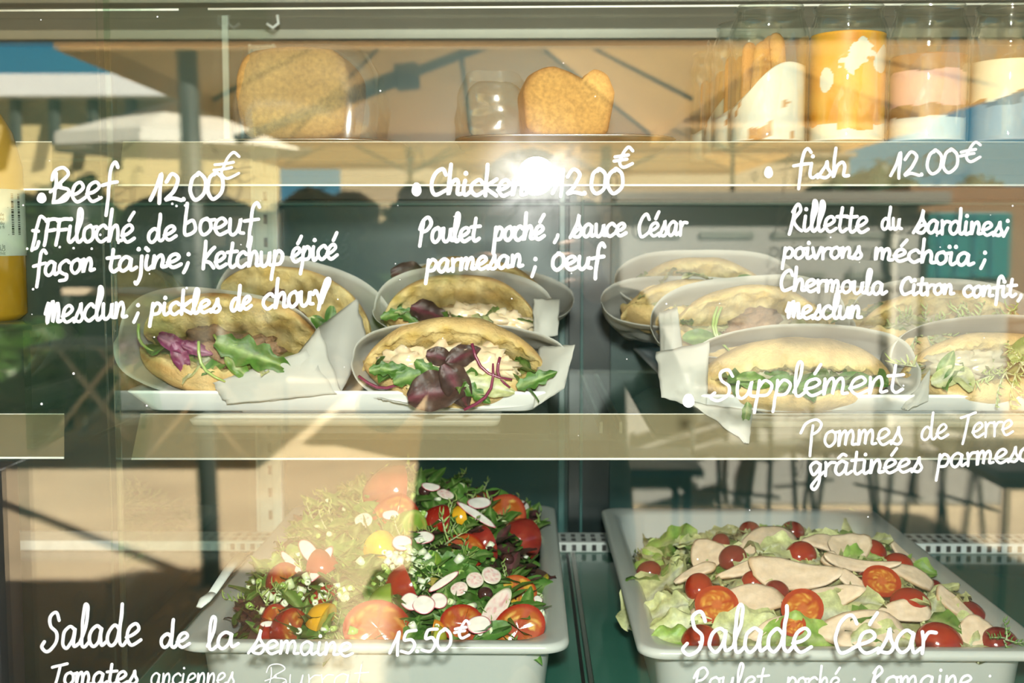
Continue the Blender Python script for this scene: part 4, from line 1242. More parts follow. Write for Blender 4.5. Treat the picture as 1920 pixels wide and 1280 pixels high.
def heap_fn(pn, peak, px, py, pw, edge, back=0.0):
    _, cx, cy, w, d = pn
    def h(x, y):
        sx = (x - cx) / (w / 2 - .030); sy = (y - cy) / (d / 2 - .030)
        e = max(abs(sx), abs(sy))
        k = clamp(1 - e ** 4)
        b = peak * math.exp(-(((x - cx - px) / (pw * w)) ** 2 + ((y - cy - py) / (pw * d)) ** 2))
        q = clamp(((y - cy) / (d / 2) - .05) / .75)
        return PANZ - edge - back * q * q * (3 - 2 * q) + (b + .014) * k ** .8 + 0.004 * nz(x * 25, y * 25, 3)
    return h
hA = heap_fn(panA, .066, -.005, .05, .42, .016)
hB = heap_fn(panB, .030, -.005, -.06, .50, .018, .034)

def surf(h, u, v, pn):
    """where the sight line of pixel (u, v) meets the heap, and the heap's normal there"""
    Y = pn[2] - pn[4] / 2 + .02; prev = None
    while Y < pn[2] + pn[4] / 2 - .004:
        p = P(u, v, Y)
        if p.z <= h(p.x, p.y):
            break
        Y += .002
    ix, iy = pn[3] / 2 - .034, pn[4] / 2 - .040
    x_, y_ = min(max(p.x, pn[1] - ix), pn[1] + ix), min(max(p.y, pn[2] - iy), pn[2] + iy)
    if (x_, y_) != (p.x, p.y) or p.z > h(x_, y_) + .004:
        p = Vector((x_, y_, h(x_, y_)))
    e = .012
    n = Vector((-(h(p.x + e, p.y) - h(p.x - e, p.y)) / (2 * e), -(h(p.x, p.y + e) - h(p.x, p.y - e)) / (2 * e), 1)).normalized()
    return p, n, p.y / FPX

def mound(name, label, h, pn, c0, c1, parent=None):
    _, cx, cy, w, d = pn
    m = MB()
    def f(a, b):
        x = cx + (a - .5) * (w - .064); y = cy + (b - .5) * (d - .064)
        z = h(x, y) - .007 + .003 * nz(x * 90, y * 90, 2)
        return ((x, y, z), lerp(c0, c1, clamp(.5 + 1.1 * nz(x * 70, y * 70, 7))))
    m.grid(f, 70, 90)
    return m

# ---- greens of the mixed salad: beyond counting
g = mound('mixed_greens', '', hA, panA, (.020, .045, .010), (.07, .13, .025))
rr = random.Random(5)
for k in range(1700):
    a, b = rr.random(), rr.random()
    x = panA[1] + (a - .5) * (panA[3] - .066); y = panA[2] + (b - .5) * (panA[4] - .066)
    z = hA(x, y) + rr.uniform(-.006, .006)
    tp = nz(x * 9, y * 9, 6) + rr.uniform(-.35, .35)
    rot = Matrix.Rotation(rr.uniform(0, 6.28), 3, 'Z') @ Matrix.Rotation(rr.uniform(-1.0, .35), 3, 'Y') @ Matrix.Rotation(rr.uniform(-.6, .6), 3, 'X')
    if k % 11 == 0:
        frisee(g, (x, y, z), rot, rr.uniform(.018, .034), k, c0=(.16, .30, .05), c1=(.42, .52, .16))
    else:
        Lk = rr.uniform(.016, .036)
        kind = 'baby' if tp > .1 else ('rocket' if tp > -.3 else 'red')
        V3, F3, C3 = leaf_shape(Lk, Lk * rr.uniform(.4, .75), k * .37, nu=4, nv=5, **LEAFK[kind])
        place(g, V3, F3, C3, (x, y, z), rot)
go = g.build('salad_greens', M_leaf, loc=(panA[1], panA[2], PANZ - .02))
tag(go, 'mesclun, rocket and curly endive under the tomatoes in the mixed salad', 'salad greens', kind='stuff')

# ---- spring onion rings and radish slivers: stuff
g = MB()
for k in range(190):
    if k < 60:
        u, v = rr.gauss(775, 28), rr.gauss(1085, 18)
    elif k < 95:
        u, v = rr.gauss(560, 55), rr.gauss(1120, 30)
    else:
        u, v = rr.uniform(500, 1030), rr.uniform(925, 1215)
    p, n, sc = surf(hA, u, v, panA)
    r_ = rr.uniform(.0018, .0042)
    q = MB(); ln = rr.uniform(.002, .009)
    c = lerp((.62, .70, .36), (.80, .80, .66), rr.random()) if rr.random() < .7 else (.30, .46, .10)
    q.lathe([(r_ * .5, 0), (r_, 0), (r_, ln), (r_ * .5, ln), (r_ * .5, 0)], (0, 0, 0), 9, c)
    rot = rot_frame(n, 0) @ Matrix.Rotation(rr.uniform(-1.4, 1.4), 3, 'X') @ Matrix.Rotation(rr.uniform(-1.4, 1.4), 3, 'Y')
    place(g, q.v[0], q.f, q.c[0], p + n * rr.uniform(.008, .013), rot)
go = g.build('spring_onion_rings', M_wet, loc=(panA[1], panA[2], PANZ))
tag(go, 'pale chopped spring onion scattered over the mixed salad', 'spring onion', kind='stuff')

def tomato_piece(r, alpha, seed, skin=(.24, .010, .005), flesh=(.30, .022, .009), gel=(.36, .08, .012), sq=.82, ribs=0.0):
    """a wedge (angle alpha) of a tomato, axis along y, skin downwards (-z), the cut faces up"""
    V = []; F = []; C = []
    nl, nm = 18, 14
    a0 = -PI / 2 - alpha / 2
    for i in range(nl + 1):
        lo = a0 + alpha * i / nl
        for j in range(nm + 1):
            la = -PI / 2 + PI * j / nm
            k = 1 + 0.03 * nz(lo * 2 + seed, la * 2, seed) + ribs * math.cos(lo * 6) * math.cos(la)
            V.append((r * k * math.cos(la) * math.cos(lo), r * sq * math.sin(la), r * k * math.cos(la) * math.sin(lo)))
            C.append(lerp(skin, flesh, clamp(.25 + .6 * nz(lo * 3 + seed, la * 3, 1)) * .5))
    w = nm + 1
    for i in range(nl):
        for j in range(nm):
            F.append((i * w + j, i * w + j + 1, (i + 1) * w + j + 1, (i + 1) * w + j))
    # cut faces, from the rim to the core line
    for edge, flip in ((0, False), (nl, True)):
        b = len(V); nr = 9
        lo = a0 + alpha * edge / nl
        for q in range(nr + 1):
            rho = 1 - q / nr
            for j in range(nm + 1):
                la = -PI / 2 + PI * j / nm
                x = r * math.cos(la) * rho; y = r * sq * math.sin(la) * (.15 + .85 * rho if rho < 1 else 1)
                y = r * sq * math.sin(la) * rho
                dent = -.05 * r * math.sin(PI * rho) * abs(math.sin(la * 2.5 + seed))
                off = dent if not flip else -dent
                V.append((x * math.cos(lo) - off * math.sin(lo), y, x * math.sin(lo) + off * math.cos(lo)))
                chamber = .35 < rho < .82 and abs(math.sin(la * 2.0 + .4 + seed)) > .38
                c = flesh if rho > .82 else lerp(flesh, (.55, .20, .10), .25)
                if chamber:
                    c = lerp(gel, (.66, .42, .10), clamp(-.35 + 2.4 * nz(x * 500, y * 500, seed)))
                C.append(c if rho < .97 else skin)
        for q in range(nr):
            for j in range(nm):
                f = (b + q * w + j, b + q * w + j + 1, b + (q + 1) * w + j + 1, b + (q + 1) * w + j)
                F.append(f if flip else f[::-1])
    return V, F, C

def lay(name, label, cat, group, shape, p, n, rot, mat, lift=0.0, z=0.0):
    mb = MB(); pos = Vector(p) + Vector(n) * lift
    place(mb, shape[0], shape[1], shape[2], pos, rot)
    o = mb.build(name, mat, loc=pos)
    return tag(o, label, cat, group)

GT = 'tomato pieces of the mixed salad'
RED = dict(); DK = dict(skin=(.23, .018, .014), flesh=(.38, .07, .03)); YEL = dict(skin=(.72, .36, .015), flesh=(.74, .44, .05), gel=(.70, .50, .10)); ORG = dict(skin=(.66, .22, .012), flesh=(.70, .32, .04), gel=(.70, .46, .08))
GRN = dict(skin=(.13, .24, .02), flesh=(.33, .42, .08), gel=(.22, .36, .04)); OLV = dict(skin=(.30, .30, .03), flesh=(.50, .46, .10), gel=(.36, .36, .06))
# (u, v, width px, wedge angle, heading, tip, palette, label)
TOM = [
 (745, 936, 118, 150, 0, 160, DK, 'large dark red tomato piece crowning the back of the heap'),
 (745, 978, 96, 120, 10, 60, RED, 'red tomato wedge with orange flesh below the crowning piece'),
 (826, 986, 72, 150, -8, 150, RED, 'red tomato cut with a smooth flat side near the top of the heap'),
 (868, 1040, 74, 160, 20, 40, RED, 'halved red tomato showing yellow seeds, middle of the heap'),
 (908, 1026, 80, 110, -35, 130, DK, 'dark red wedge behind the halved tomato with yellow seeds'),
 (935, 978, 96, 80, -55, 120, DK, 'long dark red wedge slanting down the back of the heap'),
 (968, 1018, 92, 90, -60, 120, DK, 'dark red wedge at the far side of the heap beside the pan rim'),
 (880, 945, 60, 80, -40, 140, DK, 'slim dark red wedge behind the pink radish strip'),
 (775, 1108, 100, 130, -25, 150, RED, 'red tomato wedge under the chopped spring onion'),
 (712, 1190, 118, 165, 5, 50, RED, 'big halved red tomato at the front beside the price'),
 (868, 1180, 82, 160, 15, 35, RED, 'halved red tomato with pale core beside the long radish slice'),
 (962, 1118, 72, 170, -10, 30, dict(skin=(.36, .03, .01), flesh=(.44, .10, .02), gel=(.62, .32, .03)), 'dark red half with orange seeds near the pan rim'),
 (970, 1190, 96, 170, -35, 40, RED, 'big red tomato slice full of seeds at the front corner'),
 (600, 1072, 80, 100, 30, 120, RED, 'red tomato wedge behind the folded radish slices'),
 (548, 1100, 88, 90, 35, 130, RED, 'red tomato wedge at the far left of the heap'),
 (605, 1120, 62, 90, 60, 120, RED, 'small red wedge in front of the folded radish slices'),
 (560, 1190, 100, 100, 20, 120, RED, 'red wedge at the front left, above the word semaine'),
 (478, 1212, 70, 90, 0, 130, RED, 'red wedge lying at the front left rim'),
 (520, 1165, 60, 80, 50, 130, RED, 'narrow red wedge among the chopped leaves at the left'),
 (712, 1030, 72, 130, 40, 150, YEL, 'yellow tomato wedge in the middle of the heap'),
 (866, 975, 52, 100, -30, 150, YEL, 'yellow wedge near the top of the heap'),
 (992, 1096, 66, 120, -10, 140, dict(skin=(.50, .40, .02), flesh=(.58, .48, .06), gel=(.5, .45, .1)), 'yellow green tomato piece touching the side rim'),
 (612, 1172, 74, 140, 15, 150, YEL, 'yellow tomato piece at the front left'),
 (812, 1184, 46, 110, 0, 150, ORG, 'orange wedge tucked under the radish slices'),
 (775, 1004, 84, 110, 25, 160, GRN, 'green tomato wedge below the top of the heap'),
 (802, 1062, 56, 100, -20, 160, GRN, 'small green wedge beside the white radish slices'),
 (738, 1136, 84, 120, 8, 150, GRN, 'green striped tomato wedge above the big halved tomato'),
 (806, 1094, 48, 110, -10, 60, OLV, 'olive green wedge topped with spring onion'),
 (1000, 960, 40, 100, -20, 150, OLV, 'olive yellow piece at the back corner of the pan'),
 (808, 1204, 56, 110, 10, 150, OLV, 'olive green wedge at the front rim'),
]
for i, (u, v, wpx, al, hd_, tip, pal, lab) in enumerate(TOM):
    p, n, sc = surf(hA, u, v + wpx * .06, panA)
    r_ = wpx * sc * .57
    sh = tomato_piece(r_, math.radians(al * (.72 if tip > 90 else 1)), i * 1.7, **pal)
    rot = rot_frame(n, 0) @ Matrix.Rotation(math.radians(hd_ + 90), 3, 'Z') @ Matrix.Rotation(math.radians(tip - 90 if tip > 90 else tip - 30), 3, 'Y')
    if tip > 90:
        rot = rot_frame(n, 0) @ Matrix.Rotation(math.radians(-hd_), 3, 'Z') @ Matrix.Rotation(math.radians(180 + (38 + i * 37 % 30) * (1 if i % 2 else -1)), 3, 'Y') @ Matrix.Rotation(math.radians(i * 29 % 50 - 25), 3, 'X')
    else:
        rot = rot_frame((n + Vector((0, -1.0, 0))).normalized(), 0) @ Matrix.Rotation(math.radians(-hd_), 3, 'Z') @ Matrix.Rotation(math.radians((i * 53 % 30) - 15), 3, 'Y')
    lay('tomato_wedge', lab, 'tomato', GT, sh, p, n, rot, M_tomato, lift=r_ * (.18 if tip > 90 else .42))

def radish(rx, ry, seed, wm=False):
    def colf(rho, a, side):
        c = (.78, .70, .64)
        if wm: c = lerp((.74, .60, .54), (.62, .22, .24), clamp(.15 + 1.1 * nz(rho * math.cos(a) * 3 + seed, rho * math.sin(a) * 5, 2)) * (rho < .85))
        if rho > .93: c = (.52, .05, .10) if not wm else (.66, .62, .42)
        return c
    return slab(lambda a: (rx * math.cos(a), ry * math.sin(a) * (1 + .05 * math.sin(2 * a + seed))), .0014, .5 * (seed % 3 - 1), colf, 7, seed)
RAD = [
 (714, 940, 24, 17, 10, 0, 'white radish slice behind the crowning tomato'), (742, 952, 20, 9, -5, 0, 'pink edged radish slice on the crowning tomato'), (753, 1046, 19, 14, 0, 0, 'round white radish slice with a red rim, middle of the heap'),
 (790, 1036, 22, 11, 10, 0, 'pink rimmed radish slice right of the round white one'), (684, 1003, 17, 13, 0, 1, 'pink radish slice at the left of the yellow wedge'), (886, 1116, 17, 14, 15, 1, 'pale pink radish slice in the greens'), (908, 1108, 19, 16, -15, 1, 'pink and white radish slice beside the olive'),
 (772, 1154, 20, 14, -20, 0, 'white radish slice above the price, left one'), (794, 1160, 22, 15, 5, 0, 'white radish slice above the price, lower one'), (930, 1172, 20, 40, -28, 1, 'long oval pink veined radish slice at the front'), (892, 1214, 24, 15, 10, 0, 'radish slice with a red rim at the front rim'),
 (860, 1132, 17, 12, 30, 1, 'small pink radish slice above the halved tomato'), (592, 1062, 14, 30, 35, 0, 'folded radish slice with a red edge at the left'), (610, 1085, 13, 32, -25, 0, 'long pale radish slice leaning on the folded one'), (560, 1085, 8, 34, 40, 0, 'thin radish sliver edged in red at the far left'),
 (884, 968, 26, 11, 25, 0, 'white radish slice under the pink strip'), (800, 940, 18, 8, 0, 0, 'radish slice at the top of the heap'), (830, 955, 17, 9, -20, 1, 'pinkish radish slice right of the top'), (880, 990, 9, 34, 62, 0, 'pink and white radish strip slanting down the back'), (962, 968, 18, 10, 15, 0, 'white radish slice at the back right'),
 (735, 992, 16, 9, 0, 0, 'small white radish slice below the orange wedge'), (820, 1155, 17, 14, 0, 0, 'white radish slice beside the halved tomato with pale core'), (505, 1205, 14, 5, 5, 0, 'white radish sliver at the front left rim'), (1034, 1165, 9, 7, 0, 0, 'tiny white radish piece on the pan rim'), (830, 1118, 8, 28, -50, 0, 'thin red edged radish sliver in the middle'),
]
for i, (u, v, rx, ry, an, wm, lab) in enumerate(RAD):
    p, n, sc = surf(hA, u, v, panA)
    sh = radish(rx * sc, ry * sc * 1.25, i * 1.3, bool(wm))
    rot = rot_frame((n * .8 + Vector((0, -.55, .1))).normalized(), 0) @ Matrix.Rotation(math.radians(an), 3, 'Z')
    lay('radish_slice', lab, 'radish slice', 'radish slices of the mixed salad', sh, p, n, rot, M_wet, lift=.017)
for i, (u, v, r0, lab) in enumerate([(777, 989, 16, 'black olive behind the yellow wedge'), (912, 1086, 14, 'black olive in the greens'), (906, 1130, 15, 'dark olive beside the pale pink radish'), (792, 936, 12, 'dark olive at the top of the heap'), (942, 1062, 13, 'dark olive near the back rim'), (848, 962, 12, 'dark olive beside the yellow wedge at the top')]):
    p, n, sc = surf(hA, u, v, panA)
    lay('olive', lab, 'olive', 'olives of the mixed salad', blob(r0 * sc, r0 * sc, r0 * sc * .85, i, .06, 2, c0=(.035, .012, .012), c1=(.07, .025, .02)), p, n, rot_frame(n, i), M_tomato, lift=.010)
# larger salad leaves that stand out
for i, (u, v, L_, an, kind, lab) in enumerate([(1025, 1130, .05, 200, 'baby', 'dark green leaf reaching over the side rim'), (700, 975, .05, 20, 'baby', 'dark green leaf at the back left of the mixed salad'), (915, 950, .06, 190, 'baby', 'dark green leaf at the back right of the mixed salad'), (955, 945, .05, 160, 'red', 'dark leaf at the back right corner'),
     (560, 1060, .05, 30, 'green', 'green leaf over the left rim of the mixed salad'), (505, 1120, .05, 200, 'rocket', 'rocket leaf hanging at the left rim'), (920, 1232, .035, 200, 'baby', 'small parsley leaf on the front rim'), (830, 1075, .06, 10, 'rocket', 'rocket leaf in the middle of the heap'), (880, 1060, .05, 30, 'rocket', 'rocket leaf beside the halved tomato'), (850, 1100, .05, 60, 'rocket', 'rocket leaf above the small pink radish')]):
    p, n, sc = surf(hA, u, v, panA)
    sh = leaf_shape(L_, L_ * .5, i * 2.1, **LEAFK[kind])
    lay('salad_leaf', lab, 'salad leaf', 'single leaves of the mixed salad', (np.array(sh[0]) - np.array((L_ / 2, 0, 0)), sh[1], sh[2]), p, n, rot_frame((n + Vector((0, -.5, 0))).normalized(), math.radians(an)), M_leaf, lift=.012)

# ------------------------------------------------------------------ Caesar salad
g = mound('', '', hB, panB, (.34, .36, .12), (.60, .58, .30))
for k in range(260):
    a, b = rr.random(), rr.random()
    x = panB[1] + (a - .5) * (panB[3] - .07); y = panB[2] + (b - .5) * (panB[4] - .07)
    Lk = rr.uniform(.02, .042)
    kind = 'pale' if rr.random() < .72 else 'green'
    V3, F3, C3 = leaf_shape(Lk, Lk * rr.uniform(.5, .9), k * .61, nu=6, nv=7, **LEAFK[kind])
    rot = Matrix.Rotation(rr.uniform(0, 6.28), 3, 'Z') @ Matrix.Rotation(rr.uniform(-.6, .2), 3, 'Y') @ Matrix.Rotation(rr.uniform(-.6, .6), 3, 'X')
    place(g, V3, F3, C3, (x, y, hB(x, y) + rr.uniform(-.006, .004)), rot)
go = g.build('chopped_romaine', M_leaf, loc=(panB[1], panB[2], PANZ - .02))
tag(go, 'chopped pale romaine bed of the Caesar salad', 'lettuce', kind='stuff')
ROM = [
 (1240, 1000, .085, 80, 'pale', 'large pale romaine leaf at the back left of the Caesar pan'), (1655, 1008, .07, 30, 'green', 'bright green ruffled leaf at the back right of the Caesar salad'), (1592, 975, .075, 95, 'pale', 'tall yellow leaf standing against the back wall of the pan'), (1438, 975, .05, 80, 'green', 'light green leaf sticking up at the back'),
 (1300, 985, .075, 60, 'pale', 'yellow green leaf behind the chicken at the back left'), (1255, 1030, .075, 165, 'green', 'green leaf blade at the left of the Caesar salad'), (1240, 1115, .105, 50, 'pale', 'big pale romaine leaf at the left rim'), (1800, 1105, .065, 5, 'green', 'green leaf hanging over the right rim of the Caesar pan'),
 (1812, 1150, .05, 80, 'pale', 'yellow curly leaf at the right rim'), (1510, 1226, .075, 5, 'green', 'green leaf at the front rim under the word Salade'), (1660, 1232, .06, 5, 'pale', 'yellow leaf edge at the front rim'), (1215, 1072, .05, 170, 'green', 'frilled green leaf poking over the left rim'),
 (1560, 1000, .05, 60, 'pale', 'pale leaf tip in the middle of the back row'), (1240, 1168, .06, 175, 'pale', 'pale leaf strip lying over the left rim'), (1275, 1195, .065, 10, 'pale', 'translucent pale leaf at the front left'), (1620, 1060, .05, 20, 'green', 'green leaf piece behind the tomato pair'), (1470, 1045, .06, 15, 'pale', 'yellow leaf between the two big chicken slices'),
 (1420, 1195, .08, 10, 'pale', 'pale leaf under the writing at the front'), (1570, 1165, .07, 15, 'pale', 'yellow green leaf behind the front chicken slice'), (1745, 1160, .05, 60, 'pale', 'pale leaf beside the crusted chicken slice'), (1280, 1232, .05, 0, 'green', 'dark green leaf at the front left corner'), (1850, 1230, .035, 20, 'pale', 'yellow leaf shred at the front right corner'),
]
for i, (u, v, L_, an, kind, lab) in enumerate(ROM):
    p, n, sc = surf(hB, u, v, panB)
    kk = dict(LEAFK[kind]); kk['ruffle'] = .28
    if kind == 'green': kk.update(c0=(.20, .38, .05), c1=(.38, .52, .12))
    sh = leaf_shape(L_, L_ * .58, i * 3.3, nu=10, nv=16, **kk)
    up = .9 if an in (95, 80) and v < 1000 else .45
    lay('romaine_leaf', lab, 'lettuce leaf', 'romaine leaves of the Caesar salad', (np.array(sh[0]) - np.array((L_ / 2, 0, 0)), sh[1], sh[2]), p, n, rot_frame((n + Vector((0, -up, 0))).normalized(), math.radians(an)), M_leaf, lift=.010 + (.02 if up > .5 else 0))
CHK = [
 (1440, 1036, 128, 56, 22, 'large chicken slice at the back, curved edge up'), (1490, 1100, 172, 50, -8, 'broad chicken slice with a browned edge in the middle'), (1400, 1088, 120, 22, 14, 'narrow chicken strip left of the broad slice'), (1605, 1082, 152, 20, -2, 'long thin chicken strip below the pair of tomatoes'),
 (1542, 1038, 82, 30, -8, 'chicken slice behind the tomato wedge'), (1592, 1048, 92, 52, 25, 'chicken slice left of the tall tomato'), (1385, 1150, 182, 46, 8, 'long chicken slice above the writing Salade'), (1565, 1140, 110, 34, 15, 'chicken slice behind the accent of César'), (1612, 1200, 178, 62, -2, 'largest chicken slice at the front under the writing César'),
 (1335, 1060, 66, 58, 0, 'round chicken slice at the left'), (1742, 1100, 110, 26, -35, 'chicken strip right of the tomato pair'), (1762, 1074, 92, 20, -25, 'chicken strip towards the right rim'), (1700, 1098, 96, 34, -15, 'grilled chicken piece behind the cut tomato'), (1778, 1156, 88, 34, -38, 'chicken slice with a brown crust at the right'),
 (1822, 1206, 82, 46, 20, 'ragged chicken slice at the front right corner'), (1600, 1115, 80, 22, -38, 'chicken strip slanting beside the cut tomato'), (1492, 1165, 70, 16, -45, 'thin chicken strip above the word Salade'), (1365, 985, 50, 36, 12, 'chicken piece at the back left'), (1310, 1095, 90, 20, 16, 'pale chicken strip at the left'), (1790, 1050, 80, 16, -15, 'chicken shred at the right rim'), (1440, 1200, 110, 26, 25, 'chicken strip behind the letters lade'),
 (1555, 1070, 40, 22, 60, 'small torn chicken piece in the middle'), (1690, 1165, 110, 34, 5, 'chicken slice under the oblong tomato'),
]
for i, (u, v, wx, wy, an, lab) in enumerate(CHK):
    p, n, sc = surf(hB, u, v, panB)
    a_, b_ = wx * sc / 2, wy * sc / 2 * 1.35
    def outl(t, a_=a_, b_=b_, i=i):
        k = 1 + .13 * nz(math.cos(t) * 1.5 + i * 3.1, math.sin(t) * 1.5, 2) + .05 * nz(math.cos(t) * 5 + i, math.sin(t) * 5, 6)
        c, s_ = math.cos(t), math.sin(t)
        tap = 1 - .35 * c * (1 if i % 2 else -1)
        return (a_ * k * c, b_ * k * math.copysign(abs(s_) ** .85, s_) * tap)
    def colf(rho, t, side, i=i):
        c = lerp((.76, .59, .44), (.68, .50, .34), clamp(.5 + .9 * nz(rho * math.cos(t) * 3 + i, rho * math.sin(t) * 3, 1)))
        if rho > .88 and math.sin(t + i) < -.1: c = lerp(c, (.36, .20, .07), .65)
        return c
    sh = slab(outl, .0042, (-.35, .3, -.2, .45)[i % 4], colf, 8, i * 2.2)
    rot = rot_frame((n + Vector((nz(i, 2) * .5, -.55 + .3 * nz(i, 5), 0))).normalized(), 0) @ Matrix.Rotation(math.radians(an), 3, 'Z')
    lay('chicken_slice', lab, 'chicken slice', 'chicken slices of the Caesar salad', sh, p, n, rot, M_food, lift=.012)

def cherry(r, seed, cut, dark, long=1.12):
    skin = (.29, .018, .006) if not dark else (.17, .014, .012)
    V = []; F = []; C = []; nu, nv = 26, 12
    for j in range(nv + 1):
        la = PI / 2 * (1 - j / nv)
        for i in range(nu):
            t = 2 * PI * i / nu
            V.append((r * long * math.cos(la) * math.cos(t), r * math.cos(la) * math.sin(t), r * .92 * math.sin(la)))
            C.append(lerp(skin, (.38, .05, .010), clamp(.3 * nz(t, la * 2, seed) + (.1 if not dark else 0))))
    for j in range(nv):
        for i in range(nu):
            F.append((j * nu + i, (j + 1) * nu + i, (j + 1) * nu + (i + 1) % nu, j * nu + (i + 1) % nu))
    b = len(V); nr = 10
    for q in range(nr + 1):
        rho = 1 - q / nr
        for i in range(nu):
            t = 2 * PI * i / nu
            x, y = r * long * rho * math.cos(t), r * rho * math.sin(t)
            ch = .22 < rho < .80 and abs(math.sin(t)) > .22
            c = (.34, .035, .010)
            if ch: c = lerp((.42, .09, .012), (.62, .34, .06), clamp(.1 + 1.8 * nz(x * 700, y * 700, seed)))
            elif rho < .3: c = (.46, .11, .03)
            V.append((x, y, -.03 * r * math.sin(PI * rho) * ch)); C.append(c)
    for q in range(nr):
        for i in range(nu):
            F.append((b + q * nu + i, b + q * nu + (i + 1) % nu, b + (q + 1) * nu + (i + 1) % nu, b + (q + 1) * nu + i))
    return V, F, C
CHY = [  # u, v, radius px, cut side up, dark, heading, label
 (1632, 1048, 27, 0, 0, 80, 'tall cherry tomato half beside its darker twin'), (1680, 1072, 27, 0, 0, 0, 'cherry tomato half leaning against the tall one'), (1684, 1034, 24, 0, 1, 20, 'dark cherry tomato half behind the pair'), (1648, 1122, 33, 1, 0, 10, 'cherry tomato half showing its seeds'),
 (1704, 1146, 35, 0, 0, -15, 'oblong glossy cherry tomato touching the seeded half'), (1314, 1112, 27, 0, 0, 80, 'upright cherry tomato half at the left of the Caesar salad'), (1758, 1216, 41, 0, 0, -20, 'largest cherry tomato half, overlapped by the r of César'), (1868, 1220, 35, 0, 1, 0, 'dark cherry tomato half with a herb sprig in the front right corner'),
 (1826, 1178, 33, 0, 1, -40, 'dark cherry tomato half behind the ragged chicken'), (1312, 1212, 34, 0, 0, 10, 'cherry tomato half under the S of Salade'), (1500, 1052, 28, 0, 0, 30, 'cherry tomato wedge in the middle of the back'), (1354, 1028, 18, 0, 1, 70, 'small dark cherry tomato standing at the left back'), (1376, 1058, 26, 0, 1, 40, 'dark red cherry tomato under the curved chicken slice'),
 (1334, 992, 14, 0, 1, 80, 'tiny dark tomato at the back left'), (1455, 1000, 26, 0, 1, 0, 'dark cherry tomato at the back behind the large chicken slice'), (1486, 1006, 20, 0, 1, -20, 'dark cherry tomato right of the one at the back'), (1406, 1004, 18, 0, 1, 0, 'flat dark cherry tomato at the back'), (1222, 1082, 23, 0, 1, 10, 'dark cherry tomato at the left rim'),
 (1618, 1004, 15, 0, 1, 70, 'dark tomato beside the bright green leaf'), (1414, 1102, 23, 0, 0, 20, 'red cherry tomato left of the broad chicken slice'), (1456, 1120, 22, 0, 1, -40, 'dark tomato piece under the broad chicken slice'), (1500, 1170, 38, 1, 0, -35, 'tomato wedge behind the d of Salade'), (1622, 1098, 18, 0, 1, 0, 'dark tomato behind the seeded half'),
 (1340, 1165, 38, 1, 1, -15, 'long tomato wedge under the long chicken slice'), (1795, 1120, 17, 0, 1, 0, 'dark tomato near the green leaf at the right rim'), (1232, 1008, 13, 0, 1, 0, 'small dark tomato on the large pale leaf at the back left'), (1484, 1200, 22, 1, 0, -20, 'small tomato wedge under the e of Salade'),
]
for i, (u, v, r0, cut, dk, hd_, lab) in enumerate(CHY):
    p, n, sc = surf(hB, u, v, panB)
    r_ = r0 * sc
    sh = cherry(r_, i * 1.9, cut, bool(dk))
    nn = (n + Vector((.25 * nz(i, 3), -.55, 0))).normalized()
    if cut:
        rot = rot_frame(-(n + Vector((0, -.9, 0))).normalized(), math.radians(hd_))
    else:
        rot = rot_frame(nn, math.radians(hd_))
    lay('cherry_tomato_half', lab, 'cherry tomato', 'cherry tomatoes of the Caesar salad', sh, p, n, rot, M_tomato, lift=.018 if cut else .006)
p, n, sc = surf(hB, 1868, 1225, panB)
g = MB()
for k in range(4): frisee(g, (0, 0, 0), rot_frame(n + Vector((0, -1, 0)), k * 1.5), .016, k + 700, c0=(.08, .22, .03), c1=(.16, .32, .06))
g.xf(Matrix.Translation(p + Vector((0, -.022, .016))))
tag(g.build('herb_sprig', M_leaf, loc=p), 'green herb sprig on the dark tomato in the front right corner', 'herb')

# serving utensil beside the mixed salad
a = P(452, 1040, 1.16); b = P(398, 1112, 1.02)
root = thing('serving_spoon', 'pale slim serving spoon resting along the left rim of the mixed salad pan', 'spoon', b)
m = MB(); m.tube([a, a.lerp(b, .5) + Vector((0, 0, .002)), b], [.006, .005, .004], 10, flat=.5); m.build('handle', M_white_metal, root)
m = MB(); m.tube([b, b + Vector((-.004, -.010, -.003)), b + Vector((-.007, -.018, -.007))], [.0042, .006, .003], 10, flat=.4); m.build('bowl', M_white_metal, root)

# ------------------------------------------------------------------ juice bottle in the neighbouring case
bx_ = P(-28, 600, 1.04)
bot = thing('juice_bottle', 'amber juice bottle with a pale printed label at the left edge', 'bottle', (bx_.x, 1.04, P(0, 605, 1.04).z))
zb = P(0, 605, 1.0).z; r0 = .036
zl0, zl1 = P(0, 480, 1.0).z, P(0, 352, 1.0).z
cx, cy = bx_.x, 1.04
M_juice = pmat('amber_juice', (.26, .15, .008), .12, nscale=8, namt=.15, sss=.2)
m = MB(); m.lathe([(.001, 0), (r0 * .85, 0), (r0, .006), (r0, zl0 - zb), (r0, zl1 - zb), (r0, zl1 - zb + .02), (r0 * .8, zl1 - zb + .05), (r0 * .4, zl1 - zb + .075), (r0 * .36, zl1 - zb + .1), (.001, zl1 - zb + .1)], (cx, cy, zb), 40)
m.build('body', M_juice, bot)
m = MB(); m.lathe([(r0 + .0003, zl0 - zb), (r0 + .0006, zl0 - zb + .0003), (r0 + .0006, zl1 - zb), (r0 + .0003, zl1 - zb)], (cx, cy, zb), 60)
lab_o = m.build('label', pmat('label_paper', (.36, .41, .34), .5), bot)
m = MB()
def on_label(px, vv, hgt, wd):
    """a dark bar printed on the label, px = angle round the bottle"""
    z = P(0, vv, 1.0).z
    rr_ = r0 + .0009
    a0, a1 = px, px + wd
    V = [(cx + rr_ * math.cos(t), cy + rr_ * math.sin(t), z + s_) for t, s_ in ((a0, 0), (a1, 0), (a1, hgt), (a0, hgt))]
    m.add(V, [(0, 1, 2, 3)])
rb = random.Random(3)
vv = 362
